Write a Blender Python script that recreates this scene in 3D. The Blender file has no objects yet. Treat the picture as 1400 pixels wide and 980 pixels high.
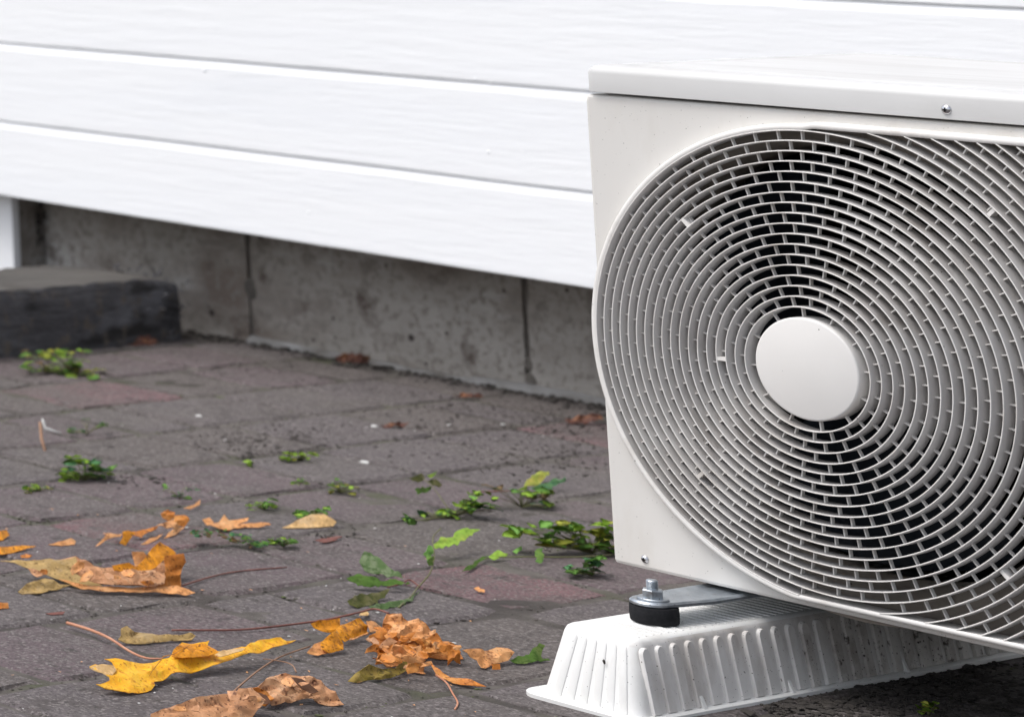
import bpy, bmesh, math, random
from mathutils import Vector, Matrix, noise
from mathutils.geometry import delaunay_2d_cdt
rnd = random.Random(7)
scene = bpy.context.scene
C = scene.collection

# ------------------------------------------------------------------ camera, light
G = -0.41                      # ground level (origin = centre of the fan hub, X along the house, Y towards it)
RT = Matrix(((0.4041, 0.9147, -0.0009), (-0.0924, 0.0399, -0.9949), (-0.9100, 0.4021, 0.1007)))
CAM = Vector((2.2902, -3.6545, 0.6189))
FPX, CX, CY = 4001.2, -1668.6, -610.8
cam = bpy.data.cameras.new('camera')
cam_o = bpy.data.objects.new('camera', cam); C.objects.link(cam_o)
M = Matrix((RT[0], -RT[1], -RT[2])).transposed().to_4x4()
q = M.to_quaternion(); q.normalize()
cam_o.matrix_world = Matrix.Translation(CAM) @ q.to_matrix().to_4x4()
cam.lens = 24.0
cam.sensor_fit = 'HORIZONTAL'
cam.sensor_width = 24.0 * 1400 / FPX
cam.shift_x = (700 - CX) / 1400
cam.shift_y = -(490 - CY) / 1400
cam.clip_start = 0.05; cam.clip_end = 500
cam.dof.use_dof = True
cam.dof.focus_distance = 3.50
cam.dof.aperture_fstop = 1.8
scene.camera = cam_o

SUN_EL, SUN_AZ = math.radians(62), math.radians(238)   # azimuth: direction the light comes from, counter-clockwise from +X
w = bpy.data.worlds.new('World'); scene.world = w; w.use_nodes = True
nt = w.node_tree; bg = nt.nodes['Background']
sky = nt.nodes.new('ShaderNodeTexSky'); sky.sky_type = 'NISHITA'; sky.sun_disc = False
sky.sun_elevation = SUN_EL; sky.sun_rotation = math.pi / 2 - SUN_AZ
sky.air_density = 1.0; sky.dust_density = 4.0; sky.ozone_density = 1.0
hs = nt.nodes.new('ShaderNodeHueSaturation'); hs.inputs['Saturation'].default_value = 0.45
nt.links.new(sky.outputs[0], hs.inputs['Color']); nt.links.new(hs.outputs[0], bg.inputs[0])
bg.inputs[1].default_value = 0.15
sl = bpy.data.lights.new('sun', 'SUN'); sl.energy = 0.95; sl.angle = math.radians(30); sl.color = (1, 0.99, 0.975)
so = bpy.data.objects.new('sun', sl); C.objects.link(so)
sd = Vector((math.cos(SUN_AZ) * math.cos(SUN_EL), math.sin(SUN_AZ) * math.cos(SUN_EL), math.sin(SUN_EL)))
so.rotation_euler = sd.to_track_quat('Z', 'Y').to_euler(); so.location = (-4, -6, 6)
vs = scene.view_settings
vs.view_transform = 'Standard'; vs.look = 'None'; vs.exposure = 0.66; vs.gamma = 1
vs.use_curve_mapping = False

# ------------------------------------------------------------------ helpers
def ray(u, v):
    return RT.transposed() @ Vector(((u - CX) / FPX, (v - CY) / FPX, 1))
def on(ax, val, u, v):
    d = ray(u, v); return CAM + d * ((val - CAM[ax]) / d[ax])
def gp(u, v, z=G): return on(2, z, u, v)
def link(o, parent=None):
    C.objects.link(o)
    if parent is not None: o.parent = parent
    return o
def obj(name, bm, m, parent=None, smooth=False, auto=None, flat=None):
    me = bpy.data.meshes.new(name)
    bmesh.ops.recalc_face_normals(bm, faces=bm.faces)
    bm.to_mesh(me); bm.free()
    if m is not None:
        for x in (m if isinstance(m, (list, tuple)) else [m]): me.materials.append(x)
    if smooth:
        me.polygons.foreach_set('use_smooth', [True] * len(me.polygons))
        if auto: me.set_sharp_from_angle(angle=math.radians(auto))
    if flat: me.polygons.foreach_set('use_smooth', [p.area < flat for p in me.polygons])
    return link(bpy.data.objects.new(name, me), parent)
def tag(o, label=None, cat=None, group=None, kind=None):
    if label: o['label'] = label
    if cat: o['category'] = cat
    if group: o['group'] = group
    if kind: o['kind'] = kind
    return o
def thing(name, label, cat, loc=(0, 0, 0), group=None):
    o = bpy.data.objects.new(name, None); o.empty_display_size = 0.05; o.location = loc
    C.objects.link(o); tag(o, label, cat, group); return o
def shift(bm, loc): bmesh.ops.translate(bm, verts=bm.verts, vec=-Vector(loc)); return bm
def box(bm, x0, x1, y0, y1, z0, z1, bev=0, seg=2):
    r = bmesh.ops.create_cube(bm, size=1)
    vsx = r['verts']
    for v in vsx:
        v.co = Vector((x0 if v.co.x < 0 else x1, y0 if v.co.y < 0 else y1, z0 if v.co.z < 0 else z1))
    if bev:
        es = list({e for v in vsx for e in v.link_edges})
        bmesh.ops.bevel(bm, geom=es, offset=bev, segments=seg, profile=0.5, affect='EDGES')
    return bm
def tube(bm, pts, rads, n=6):
    rings = []
    for i, p in enumerate(pts):
        a = pts[max(i - 1, 0)]; b = pts[min(i + 1, len(pts) - 1)]
        d = (b - a).normalized()
        s = d.cross(Vector((0, 0, 1)) if abs(d.z) < 0.9 else Vector((1, 0, 0))).normalized(); t = s.cross(d)
        r = rads[i] if isinstance(rads, (list, tuple)) else rads
        rings.append([bm.verts.new(p + (s * math.cos(k * 2 * math.pi / n) + t * math.sin(k * 2 * math.pi / n)) * r) for k in range(n)])
    for a, b in zip(rings, rings[1:]):
        for k in range(n): bm.faces.new((a[k], a[(k + 1) % n], b[(k + 1) % n], b[k]))
    bm.faces.new(rings[0][::-1]); bm.faces.new(rings[-1])
def lathe(bm, prof, centre, axis='Z', n=32):
    """prof: (r, h) pairs, closed to the axis where r == 0"""
    rows = []
    for r, h in prof:
        if r == 0: rows.append([(0, 0, h)]); continue
        rows.append([(r * math.cos(2 * math.pi * k / n), r * math.sin(2 * math.pi * k / n), h) for k in range(n)])
    c = Vector(centre)
    def P(t): return c + (Vector(t) if axis == 'Z' else Vector((t[0], t[2], t[1])))
    vr = [[bm.verts.new(P(t)) for t in r] for r in rows]
    for a, b in zip(vr, vr[1:]):
        for k in range(n):
            if len(a) == 1 and len(b) == 1: continue
            if len(a) == 1: bm.faces.new((a[0], b[k], b[(k + 1) % n]))
            elif len(b) == 1: bm.faces.new((a[k], a[(k + 1) % n], b[0]))
            else: bm.faces.new((a[k], a[(k + 1) % n], b[(k + 1) % n], b[k]))

def mat(name, c1, c2=None, scale=8, rough=0.6, bump=0.0, bscale=60, stretch=(1, 1, 1), metal=0.0,
        layers=(), specks=(), bdetail=6, bdist=0.002, spec=0.5, trans=0.0, rvar=0.0, lo=0.35, hi=0.65, world=False):
    """layers: (colour, scale, low, high, stretch) noise-masked stains; specks: (colour, scale, radius, density)"""
    m = bpy.data.materials.new(name); m.use_nodes = True
    t = m.node_tree; N = t.nodes; L = t.links; b = N['Principled BSDF']
    tc = N.new('ShaderNodeTexCoord')
    geo = N.new('ShaderNodeNewGeometry') if world else None
    def mapped(st):
        mp = N.new('ShaderNodeMapping'); mp.inputs['Scale'].default_value = st
        L.new(geo.outputs['Position'] if world else tc.outputs['Object'], mp.inputs[0]); return mp.outputs[0]
    def nz(s, d, st=(1, 1, 1), ro=0.6):
        n = N.new('ShaderNodeTexNoise'); n.inputs['Scale'].default_value = s; n.inputs['Detail'].default_value = d
        n.inputs['Roughness'].default_value = ro; L.new(mapped(st), n.inputs['Vector']); return n.outputs['Fac']
    def ramp(f, a, bb):
        r = N.new('ShaderNodeMapRange'); r.inputs['From Min'].default_value = a; r.inputs['From Max'].default_value = bb
        L.new(f, r.inputs['Value']); return r.outputs[0]
    def mix(f, a, bb):
        x = N.new('ShaderNodeMix'); x.data_type = 'RGBA'
        L.new(f, x.inputs[0])
        for s, val in ((6, a), (7, bb)):
            if isinstance(val, (tuple, list)): x.inputs[s].default_value = (*val, 1)
            else: L.new(val, x.inputs[s])
        return x.outputs[2]
    if c2 is None: c2 = c1
    col = mix(ramp(nz(scale, 6, stretch), lo, hi), c1, c2)
    for (lc, ls, la, lb, lst) in layers:
        col = mix(ramp(nz(ls, 7, lst), la, lb), col, lc)
    for (sc, ss, sr, dens) in specks:
        v = N.new('ShaderNodeTexVoronoi'); v.inputs['Scale'].default_value = ss; v.inputs['Randomness'].default_value = 1
        L.new(mapped((1, 1, 1)), v.inputs['Vector'])
        a = ramp(v.outputs['Distance'], sr, sr * 0.6)
        sp = N.new('ShaderNodeSeparateColor'); L.new(v.outputs['Color'], sp.inputs[0])
        g = N.new('ShaderNodeMath'); g.operation = 'LESS_THAN'; L.new(sp.outputs[0], g.inputs[0]); g.inputs[1].default_value = dens
        mu = N.new('ShaderNodeMath'); mu.operation = 'MULTIPLY'; L.new(a, mu.inputs[0]); L.new(g.outputs[0], mu.inputs[1])
        col = mix(mu.outputs[0], col, sc)
    L.new(col, b.inputs['Base Color'])
    b.inputs['Roughness'].default_value = rough; b.inputs['Metallic'].default_value = metal
    b.inputs['Specular IOR Level'].default_value = spec
    if rvar:
        rr = N.new('ShaderNodeMapRange'); rr.inputs['To Min'].default_value = max(rough - rvar, 0.05); rr.inputs['To Max'].default_value = min(rough + rvar, 1)
        L.new(nz(scale * 3, 5), rr.inputs['Value']); L.new(rr.outputs[0], b.inputs['Roughness'])
    if bump:
        bn = N.new('ShaderNodeBump'); bn.inputs['Strength'].default_value = bump; bn.inputs['Distance'].default_value = bdist
        L.new(nz(bscale, bdetail, stretch), bn.inputs['Height']); L.new(bn.outputs[0], b.inputs['Normal'])
    if trans:
        tr = N.new('ShaderNodeBsdfTranslucent'); L.new(col, tr.inputs[0])
        ms = N.new('ShaderNodeMixShader'); ms.inputs[0].default_value = trans
        L.new(b.outputs[0], ms.inputs[1]); L.new(tr.outputs[0], ms.inputs[2]); L.new(ms.outputs[0], N['Material Output'].inputs[0])
    return m
I1 = (1, 1, 1)
dirt = (0.035, 0.028, 0.022)
m_white = mat('white_wood_paint', (0.86, 0.875, 0.895), (0.885, 0.895, 0.905), 3, 0.5, bump=0.42, bscale=40, stretch=(0.16, 1, 1.6), bdist=0.0030,
              layers=(((0.81, 0.83, 0.86), 4, 0.55, 0.75, (0.3, 1, 1.6)),))
m_ivory = mat('ivory_sheet_metal', (0.63, 0.6131, 0.5851), (0.66, 0.6448, 0.6182), 5, 0.42, bump=0.05, bscale=900, bdist=0.0004,
              layers=(((0.56, 0.5307, 0.486), 4.5, 0.50, 0.72, (1.6, 1, 0.6)),),
              specks=((dirt, 60, 0.06, 0.14), (dirt, 220, 0.13, 0.10), (dirt, 420, 0.16, 0.06)))
m_lid = mat('ivory_lid_metal', (0.52, 0.518, 0.512), (0.57, 0.57, 0.566), 6, 0.42, bump=0.04, bscale=700, bdist=0.0004, stretch=(0.6, 2, 1),
            layers=(((0.46, 0.455, 0.445), 7, 0.50, 0.68, (0.25, 2.5, 1)),), specks=((dirt, 45, 0.05, 0.08),))
m_plastic = mat('ivory_plastic', (0.68, 0.6633, 0.634), (0.73, 0.7128, 0.6873), 14, 0.45, bump=0.04, bscale=500, bdist=0.0005,
                layers=(((0.4, 0.3564, 0.3098), 11, 0.56, 0.80, (1, 1, 1)),), specks=((dirt, 140, 0.12, 0.06),))
m_wallring = mat('plastic_ring_side', (0.3795, 0.3622, 0.3507), (0.4945, 0.483, 0.4715), 16, 0.6, bump=0.1, bscale=300, bdist=0.0006,
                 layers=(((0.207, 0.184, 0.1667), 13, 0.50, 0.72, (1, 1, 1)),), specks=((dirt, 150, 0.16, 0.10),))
def facing_tone(m, paler):
    """faces that look up keep the darker tone, the others blend to a second one"""
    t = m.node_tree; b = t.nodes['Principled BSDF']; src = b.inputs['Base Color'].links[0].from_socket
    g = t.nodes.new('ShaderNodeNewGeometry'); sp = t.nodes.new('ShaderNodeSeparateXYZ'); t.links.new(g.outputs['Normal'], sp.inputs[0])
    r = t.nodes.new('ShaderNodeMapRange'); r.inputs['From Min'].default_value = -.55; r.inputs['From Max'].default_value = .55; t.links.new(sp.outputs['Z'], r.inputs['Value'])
    x = t.nodes.new('ShaderNodeMix'); x.data_type = 'RGBA'; t.links.new(r.outputs[0], x.inputs[0]); x.inputs[6].default_value = (*paler, 1)
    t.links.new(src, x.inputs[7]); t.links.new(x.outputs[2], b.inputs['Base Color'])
facing_tone(m_wallring, (0.60, 0.59, 0.585))  # ring sides: darker facing up, lighter facing down
m_hub = mat('ivory_hub_plastic', (0.68, 0.6666, 0.6454), (0.71, 0.6944, 0.6727), 10, 0.4, bump=0.03, bscale=600, bdist=0.0004, specks=((dirt, 110, 0.10, 0.09),))
m_shroud = mat('dusty_shroud', (0.30, 0.265, 0.23), (0.20, 0.175, 0.155), 9, 0.7, layers=(((0.09, 0.075, 0.06), 20, 0.55, 0.75, I1),), specks=((dirt, 60, 0.2, 0.2),))
m_dark = mat('dark_coil', (0.008, 0.008, 0.009), (0.014, 0.013, 0.013), 40, 0.9, spec=0.1)
m_fan = mat('navy_fan_plastic', (0.012, 0.016, 0.024), (0.02, 0.026, 0.036), 8, 0.5, spec=0.25)
m_zinc = mat('galvanised_steel', (0.46, 0.50, 0.54), (0.30, 0.34, 0.38), 45, 0.38, metal=0.85, rvar=0.15, bump=0.05, bscale=300,
             layers=(((0.10, 0.085, 0.075), 30, 0.58, 0.72, I1),), specks=((dirt, 260, 0.2, 0.25),))
m_screw = mat('bright_screw_steel', (0.62, 0.62, 0.64), (0.5, 0.5, 0.52), 80, 0.2, metal=1.0)
m_rubber = mat('black_rubber', (0.007, 0.0075, 0.009), (0.014, 0.014, 0.016), 120, 0.95, bump=0.4, bscale=400, bdist=0.001, spec=0.25)
m_foot = mat('white_plastic_foot', (0.71, 0.71, 0.70), (0.65, 0.65, 0.63), 12, 0.5, bump=0.08, bscale=260, bdist=0.0008, rvar=0.1,
             layers=(((0.40, 0.37, 0.33), 9, 0.60, 0.95, (1, 1, 0.35)),),
             specks=((dirt, 300, 0.18, 0.14), (dirt, 70, 0.06, 0.25)))
m_footdirty = mat('splashed_plastic_foot', (0.69, 0.68, 0.66), (0.60, 0.585, 0.565), 14, 0.55, bump=0.12, bscale=260, bdist=0.001, rvar=0.1,
             layers=(((0.42, 0.39, 0.36), 11, 0.50, 0.70, (1, 1, 0.5)),), specks=((dirt, 150, 0.14, 0.22), (dirt, 330, 0.18, 0.25)))
m_footmud = mat('muddy_plastic_foot', (0.62, 0.60, 0.57), (0.48, 0.455, 0.43), 16, 0.65, bump=0.2, bscale=200, bdist=0.0015,
             layers=(((0.30, 0.27, 0.245), 14, 0.50, 0.66, I1), ((0.10, 0.085, 0.075), 75, 0.58, 0.66, I1)), specks=((dirt, 150, 0.25, 0.3), (dirt, 330, 0.22, 0.3)))
m_conc = mat('foundation_concrete', (0.3294, 0.3111, 0.2867), (0.244, 0.2245, 0.2013), 5.0, 0.9, bump=0.7, bscale=40, bdist=0.006, stretch=(0.8, 1, 1.3),
             layers=(((0.1525, 0.1244, 0.1049), 5, 0.49, 0.66, (0.7, 1, 1.2)), ((0.4392, 0.4331, 0.4209), 4.2, 0.53, 0.68, (0.5, 1, 1.5)), ((0.1037, 0.083, 0.0708), 13, 0.56, 0.68, I1), ((0.1952, 0.1769, 0.1586), 60, 0.50, 0.62, I1)),
             specks=(((0.0427, 0.0354, 0.0317), 15, 0.13, 0.13), ((0.0732, 0.061, 0.0549), 40, 0.2, 0.12)))
m_mortar = mat('joint_mortar', (0.156, 0.1404, 0.1235), (0.078, 0.0702, 0.0624), 18, 0.95, bump=0.6, bscale=70, bdist=0.006)
m_salt = mat('lime_bloom', (0.27, 0.27, 0.268), (0.13, 0.12, 0.108), 9, 0.95, bump=0.5, bscale=60, bdist=0.004)
m_sleeper = mat('old_dark_timber', (0.066, 0.064, 0.070), (0.034, 0.032, 0.034), 9, 0.85, bump=0.9, bscale=34, stretch=(1, 0.3, 1), bdist=0.010,
                layers=(((0.115, 0.115, 0.125), 8, 0.50, 0.66, (1, 0.45, 1)), ((0.018, 0.017, 0.017), 18, 0.50, 0.62, (1, 0.35, 1.4)), ((0.09, 0.075, 0.062), 30, 0.54, 0.66, I1)))
m_sleeptop = mat('weathered_timber_top', (0.0704, 0.064, 0.0576), (0.04, 0.036, 0.032), 9, 0.9, bump=0.6, bscale=30, stretch=(1, 0.25, 1), bdist=0.006)
m_soil = mat('joint_sand', (0.1064, 0.0945, 0.0847), (0.0552, 0.0478, 0.0415), 26, 0.95, bump=0.9, bscale=150, bdist=0.004, world=True,
             layers=(((0.057, 0.0594, 0.0332), 6, 0.52, 0.66, I1), ((0.0323, 0.0261, 0.023), 3.4, 0.50, 0.64, I1)))
m_ground = mat('packed_earth', (0.11, 0.10, 0.085), (0.06, 0.062, 0.04), 1.5, 0.95, bump=0.5, bscale=30, bdist=0.01)
def paver_mat(name, a, b, c):
    return mat(name, a, b, 7, 0.88, bump=0.85, bscale=110, bdist=0.004, bdetail=10, lo=0.36, hi=0.64, world=True,
               layers=(((0.0769, 0.0663, 0.0605), 2.6, 0.50, 0.68, (1, 0.7, 1)), (c, 5, 0.48, 0.66, I1), ((0.0513, 0.0420, 0.0385), 13, 0.54, 0.70, (1, .8, 1)), ((0.0366, 0.0298, 0.0275), 40, 0.57, 0.69, I1),
                       ((0.1685, 0.1490, 0.1445), 170, 0.51, 0.64, I1), ((0.0323, 0.0264, 0.0247), 250, 0.52, 0.63, I1)),
               specks=(((0.0220, 0.0176, 0.0158), 50, 0.14, 0.12), ((0.2198, 0.1964, 0.1927), 120, 0.10, 0.03)), rvar=0.1)
m_pav = [paver_mat('grey_paver', (0.0938, 0.0792, 0.0805), (0.0762, 0.0637, 0.0660), (0.0894, 0.0772, 0.0729)),
         paver_mat('mauve_paver', (0.1011, 0.0738, 0.0785), (0.0821, 0.0603, 0.0654), (0.0879, 0.0731, 0.0709)),
         paver_mat('warm_grey_paver', (0.0923, 0.0779, 0.0723), (0.0747, 0.0623, 0.0578), (0.0821, 0.0691, 0.0640)),
         paver_mat('reddish_paver', (0.1377, 0.0711, 0.0764), (0.1069, 0.0576, 0.0633), (0.0952, 0.0717, 0.0688))]
def leaf_mat(name, a, b, c, d, tr=0.22, rough=0.5):
    hi_ = tuple(min(x * 1.28 + .004, .9) for x in a)
    return mat(name, a, b, 30, rough, bump=0.9, bscale=120, bdist=0.0022, trans=tr, spec=0.35, lo=0.3, hi=0.7,
               layers=((c, 30, 0.48, 0.62, I1), (d, 60, 0.56, 0.68, I1), (hi_, 110, 0.50, 0.66, I1), (d, 230, 0.57, 0.66, I1)))
m_yel = leaf_mat('yellow_leaf', (0.86, 0.44, 0.018), (0.82, 0.37, 0.012), (0.88, 0.50, 0.04), (0.50, 0.17, 0.010), 0.2)
m_yelor = leaf_mat('golden_leaf', (0.75, 0.30, 0.012), (0.62, 0.24, 0.012), (0.55, 0.21, 0.015), (0.20, 0.07, 0.01))
m_oran = leaf_mat('rust_orange_leaf', (0.56, 0.20, 0.030), (0.44, 0.135, 0.018), (0.66, 0.30, 0.08), (0.20, 0.055, 0.012))
m_pale = leaf_mat('pale_orange_leaf', (0.68, 0.33, 0.125), (0.56, 0.23, 0.065), (0.72, 0.41, 0.19), (0.26, 0.09, 0.03))
m_brown = leaf_mat('brown_leaf', (0.54, 0.28, 0.14), (0.42, 0.185, 0.075), (0.64, 0.38, 0.21), (0.13, 0.045, 0.02))
m_tan = leaf_mat('tan_leaf', (0.43, 0.29, 0.11), (0.34, 0.22, 0.075), (0.50, 0.36, 0.18), (0.17, 0.10, 0.03))
m_cream = leaf_mat('cream_leaf', (0.66, 0.44, 0.20), (0.56, 0.34, 0.13), (0.70, 0.50, 0.28), (0.35, 0.19, 0.06))
m_olive = leaf_mat('olive_leaf', (0.23, 0.17, 0.025), (0.16, 0.115, 0.018), (0.36, 0.25, 0.06), (0.06, 0.045, 0.012))
m_vein = mat('brown_vein', (0.50, 0.22, 0.03), (0.36, 0.13, 0.025), 60, 0.7)
m_stalk = mat('red_brown_stalk', (0.19, 0.062, 0.045), (0.11, 0.04, 0.032), 30, 0.6)
m_stalkp = mat('pink_stalk', (0.50, 0.25, 0.15), (0.38, 0.15, 0.08), 25, 0.55)
m_stalkb = mat('dry_brown_stalk', (0.30, 0.17, 0.10), (0.20, 0.105, 0.06), 30, 0.7)
def green(name, a, b, c): return mat(name, tuple(min(x * 1.15, .7) for x in a), tuple(min(x * 1.25, .7) for x in b), 45, 0.75, bump=0.3, bscale=200, bdist=0.001, trans=0.42, spec=0.12, layers=((c, 35, 0.48, 0.62, I1), (b, 120, 0.5, 0.64, I1)))
m_gr = [green('bright_green_weed', (0.385, 0.5692, 0.0911), (0.2695, 0.4352, 0.0776), (0.5391, 0.6361, 0.1316)),
        green('mid_green_weed', (0.2795, 0.5335, 0.1316), (0.1354, 0.2678, 0.0776), (0.2881, 0.4352, 0.1046)),
        green('yellow_green_weed', (0.5775, 0.6026, 0.1316), (0.4049, 0.4687, 0.1046), (0.6931, 0.5692, 0.1569)),
        green('dark_green_weed', (0.1689, 0.4007, 0.189), (0.077, 0.176, 0.0911), (0.154, 0.2851, 0.1046)),
        green('brownish_weed', (0.3502, 0.2182, 0.1181), (0.1925, 0.1339, 0.0776), (0.154, 0.1847, 0.0776))]
m_dkleaf = green('dark_toothed_leaf', (0.104, 0.195, 0.0416), (0.065, 0.1235, 0.026), (0.156, 0.221, 0.065))
m_sage = green('sage_toothed_leaf', (0.1365, 0.195, 0.091), (0.078, 0.1365, 0.0455), (0.234, 0.286, 0.169))
m_dull = green('dull_olive_leaf', (0.1235, 0.1235, 0.039), (0.0715, 0.0845, 0.0286), (0.195, 0.182, 0.091))
m_gstem = mat('green_brown_stem', (0.13, 0.14, 0.05), (0.09, 0.08, 0.035), 40, 0.6)
m_litter = mat('dead_red_leaf', (0.105, 0.036, 0.022), (0.055, 0.022, 0.016), 60, 0.8, layers=(((0.20, 0.085, 0.04), 50, 0.52, 0.66, I1),))
m_fold_shade = mat('leaf_fold_shade', (0.075, 0.032, 0.016), (0.15, 0.065, 0.03), 60, 0.8)  # dark brown that paints shade into the crumpled leaf
m_crumb = mat('dirt_crumb', (0.050, 0.043, 0.037), (0.026, 0.022, 0.020), 60, 0.95)
m_pebble = mat('white_chip', (0.6, 0.6, 0.58), (0.45, 0.45, 0.43), 60, 0.8)

# ------------------------------------------------------------------ ground and paving
bm = bmesh.new(); bmesh.ops.create_grid(bm, x_segments=1, y_segments=1, size=60)
bmesh.ops.translate(bm, verts=bm.verts, vec=(0, 0, G - 0.03))
tag(obj('ground', bm, m_ground), kind='structure')
PX0, PX1, PY0, PY1 = -4.2, 3.4, -5.0, 1.70
bm = bmesh.new()
nx, ny = 420, 370
bmesh.ops.create_grid(bm, x_segments=nx, y_segments=ny, size=0.5)
for v in bm.verts:
    x = PX0 + (v.co.x + 0.5) * (PX1 - PX0); y = PY0 + (v.co.y + 0.5) * (PY1 - PY0)
    v.co = Vector((x, y, G - 0.0023 + 0.0026 * noise.noise(Vector((x * 9, y * 9, 0))) + 0.0014 * noise.noise(Vector((x * 31, y * 31, 4)))))
paving = tag(obj('paving', bm, m_soil, smooth=True), kind='structure')

def paver_bm(x0, x1, y0, y1, seed):
    r = random.Random(seed); bm = bmesh.new(); n = 3
    h = r.uniform(-0.0012, 0.0018); tx, ty = r.uniform(-0.006, 0.006), r.uniform(-0.006, 0.006)
    cx, cy = (x0 + x1) / 2, (y0 + y1) / 2
    def loop(ins, z):
        out = []
        for (ax, ay, bx, by) in ((x0 + ins, y0 + ins, x1 - ins, y0 + ins), (x1 - ins, y0 + ins, x1 - ins, y1 - ins),
                                 (x1 - ins, y1 - ins, x0 + ins, y1 - ins), (x0 + ins, y1 - ins, x0 + ins, y0 + ins)):
            for k in range(n):
                f = k / n; x, y = ax + (bx - ax) * f, ay + (by - ay) * f
                jj = 0.0036
                if k == 0:                                  # knocked-off corner
                    x += (cx - x) * 0.045; y += (cy - y) * 0.045
                out.append(bm.verts.new((x + r.uniform(-jj, jj), y + r.uniform(-jj, jj),
                                         G + z + h + tx * (x - cx) + ty * (y - cy) + r.uniform(-0.0007, 0.0007))))
        return out
    a = loop(0.0, -0.03); b = loop(0.0005, -0.0045); c = loop(0.0085, 0.0)
    m = len(a)
    for p, q2 in ((a, b), (b, c)):
        for k in range(m): bm.faces.new((p[k], p[(k + 1) % m], q2[(k + 1) % m], q2[k]))
    bm.faces.new(c)
    return bm
rows = [-0.060, -0.275, -0.503, -0.717, -0.933, -1.150]
while rows[-1] > PX0 + 0.2: rows.append(rows[-1] - 0.2155)
while rows[0] < PX1 - 0.2: rows.insert(0, rows[0] + 0.2155)
pins = {2: [0.147, 0.372], 1: [-0.325, 0.135], 3: [-0.16, 0.125], 5: [0.62, 0.835], 4: [0.635, 0.40]}
base_row = rows.index(-0.275) - 1
far = []; cells = []
for i in range(len(rows) - 1):
    x1, x0 = rows[i], rows[i + 1]
    r = random.Random(100 + i)
    ys = sorted(pins.get(i - base_row, [r.uniform(-0.1, 0.3)]))
    while ys[-1] < PY1 - 0.16: ys.append(ys[-1] + r.choice((0.14, 0.213, 0.213, 0.28)))
    while ys[0] > PY0 + 0.16: ys.insert(0, ys[0] - r.choice((0.14, 0.213, 0.213, 0.28)))
    for k in range(len(ys) - 1): cells.append((x0 + 0.003, x1 - 0.003, ys[k] + 0.003, min(ys[k + 1], PY1 - 0.01) - 0.003))
def project(p):
    c = RT @ (Vector(p) - CAM); return CX + FPX * c.x / c.z, CY + FPX * c.y / c.z, c.z
nvis = 0
for idx, (x0, x1, y0, y1) in enumerate(cells):
    cs = [project((x, y, G)) for x in (x0, x1) for y in (y0, y1)]
    vis = all(c[2] > 1 for c in cs) and max(c[0] for c in cs) > -5 and min(c[0] for c in cs) < 1405 and max(c[1] for c in cs) > 455 and min(c[1] for c in cs) < 985
    if vis and nvis < 298:
        cen = Vector(((x0 + x1) / 2, (y0 + y1) / 2, G))
        pinkc = (abs(cen.x + 0.61) < 0.06 and abs(cen.y - 0.26) < 0.06)
        mm = m_pav[3] if pinkc or rnd.random() < 0.035 else m_pav[rnd.choice((0, 0, 1, 1, 2))]
        o = obj('paver', shift(paver_bm(x0, x1, y0, y1, idx), cen), mm, paving); o.location = cen
        o.data.materials[0] = mm
        nvis += 1
    else: far.append((x0, x1, y0, y1, idx))
bm = bmesh.new()
for (x0, x1, y0, y1, idx) in far:
    b2 = paver_bm(x0, x1, y0, y1, idx); me = bpy.data.meshes.new('t'); b2.to_mesh(me); b2.free(); bm.from_mesh(me); bpy.data.meshes.remove(me)
tag(obj('paver_field', bm, m_pav[0], paving), kind='stuff')

# loose grit, dirt crumbs and stone chips on the paving
def crumbs(n, place, smin, smax, m, name, seed):
    r = random.Random(seed); bm = bmesh.new()
    for _ in range(n):
        p = place(r); s = r.uniform(smin, smax) * (1 if r.random() < 0.85 else 1.8)
        res = bmesh.ops.create_icosphere(bm, subdivisions=1, radius=s)
        sx, sy, sz = r.uniform(.7, 1.6), r.uniform(.7, 1.6), r.uniform(.35, .7); a = r.uniform(0, 6.28)
        for v in res['verts']:
            j = 1 + r.uniform(-.25, .25); x, y, z = v.co.x * sx * j, v.co.y * sy * j, v.co.z * sz
            v.co = Vector((x * math.cos(a) - y * math.sin(a) + p.x, x * math.sin(a) + y * math.cos(a) + p.y, z + p.z))
    return tag(obj(name, bm, m), kind='stuff')
def in_px(u0, v0, u1, v1, dz=0.001):
    def f(r):
        p = gp(r.uniform(u0, u1), r.uniform(v0, v1)); p.z = G + dz; return p
    return f
def spread(spots):
    def f(r):
        u, v, su, sv = r.choice(spots); p = gp(r.gauss(u, su), r.gauss(v, sv)); p.z = G + 0.001; return p
    return f
tag(crumbs(330, spread([(250, 610, 60, 8), (370, 600, 60, 10), (620, 570, 90, 20), (790, 575, 30, 12), (740, 640, 60, 12), (560, 600, 60, 20), (350, 620, 40, 6), (200, 655, 20, 5), (450, 735, 15, 4)]), 0.0010, 0.0032, m_crumb, 'dirt_crumbs', 3),
    'small dark soil crumbs scattered over the paving below the wall', 'dirt')
tag(crumbs(2200, spread([(330, 500, 60, 8), (480, 530, 80, 14), (640, 560, 90, 14), (770, 580, 50, 12), (350, 585, 70, 16), (560, 590, 100, 14), (740, 625, 70, 12), (380, 605, 40, 8)]), 0.0005, 0.0017, m_crumb, 'fine_dark_grains', 21),
    'fine dark grains spread thinly over the paving in front of the foundation', 'dirt')  # many tiny dark grains, darkening this strip of paving
def base_line(r):
    x = r.uniform(-2.42, -1.3); y = FY_ - abs(r.gauss(0, .035)) - .004
    return Vector((x, y, G + 0.001))
FY_ = 1.70
tag(crumbs(420, base_line, 0.0012, 0.0050, m_crumb, 'wall_foot_crumbs', 15), 'dark crumbs gathered along the foot of the foundation', 'soil')  # row of dark crumbs close to the foundation
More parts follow.
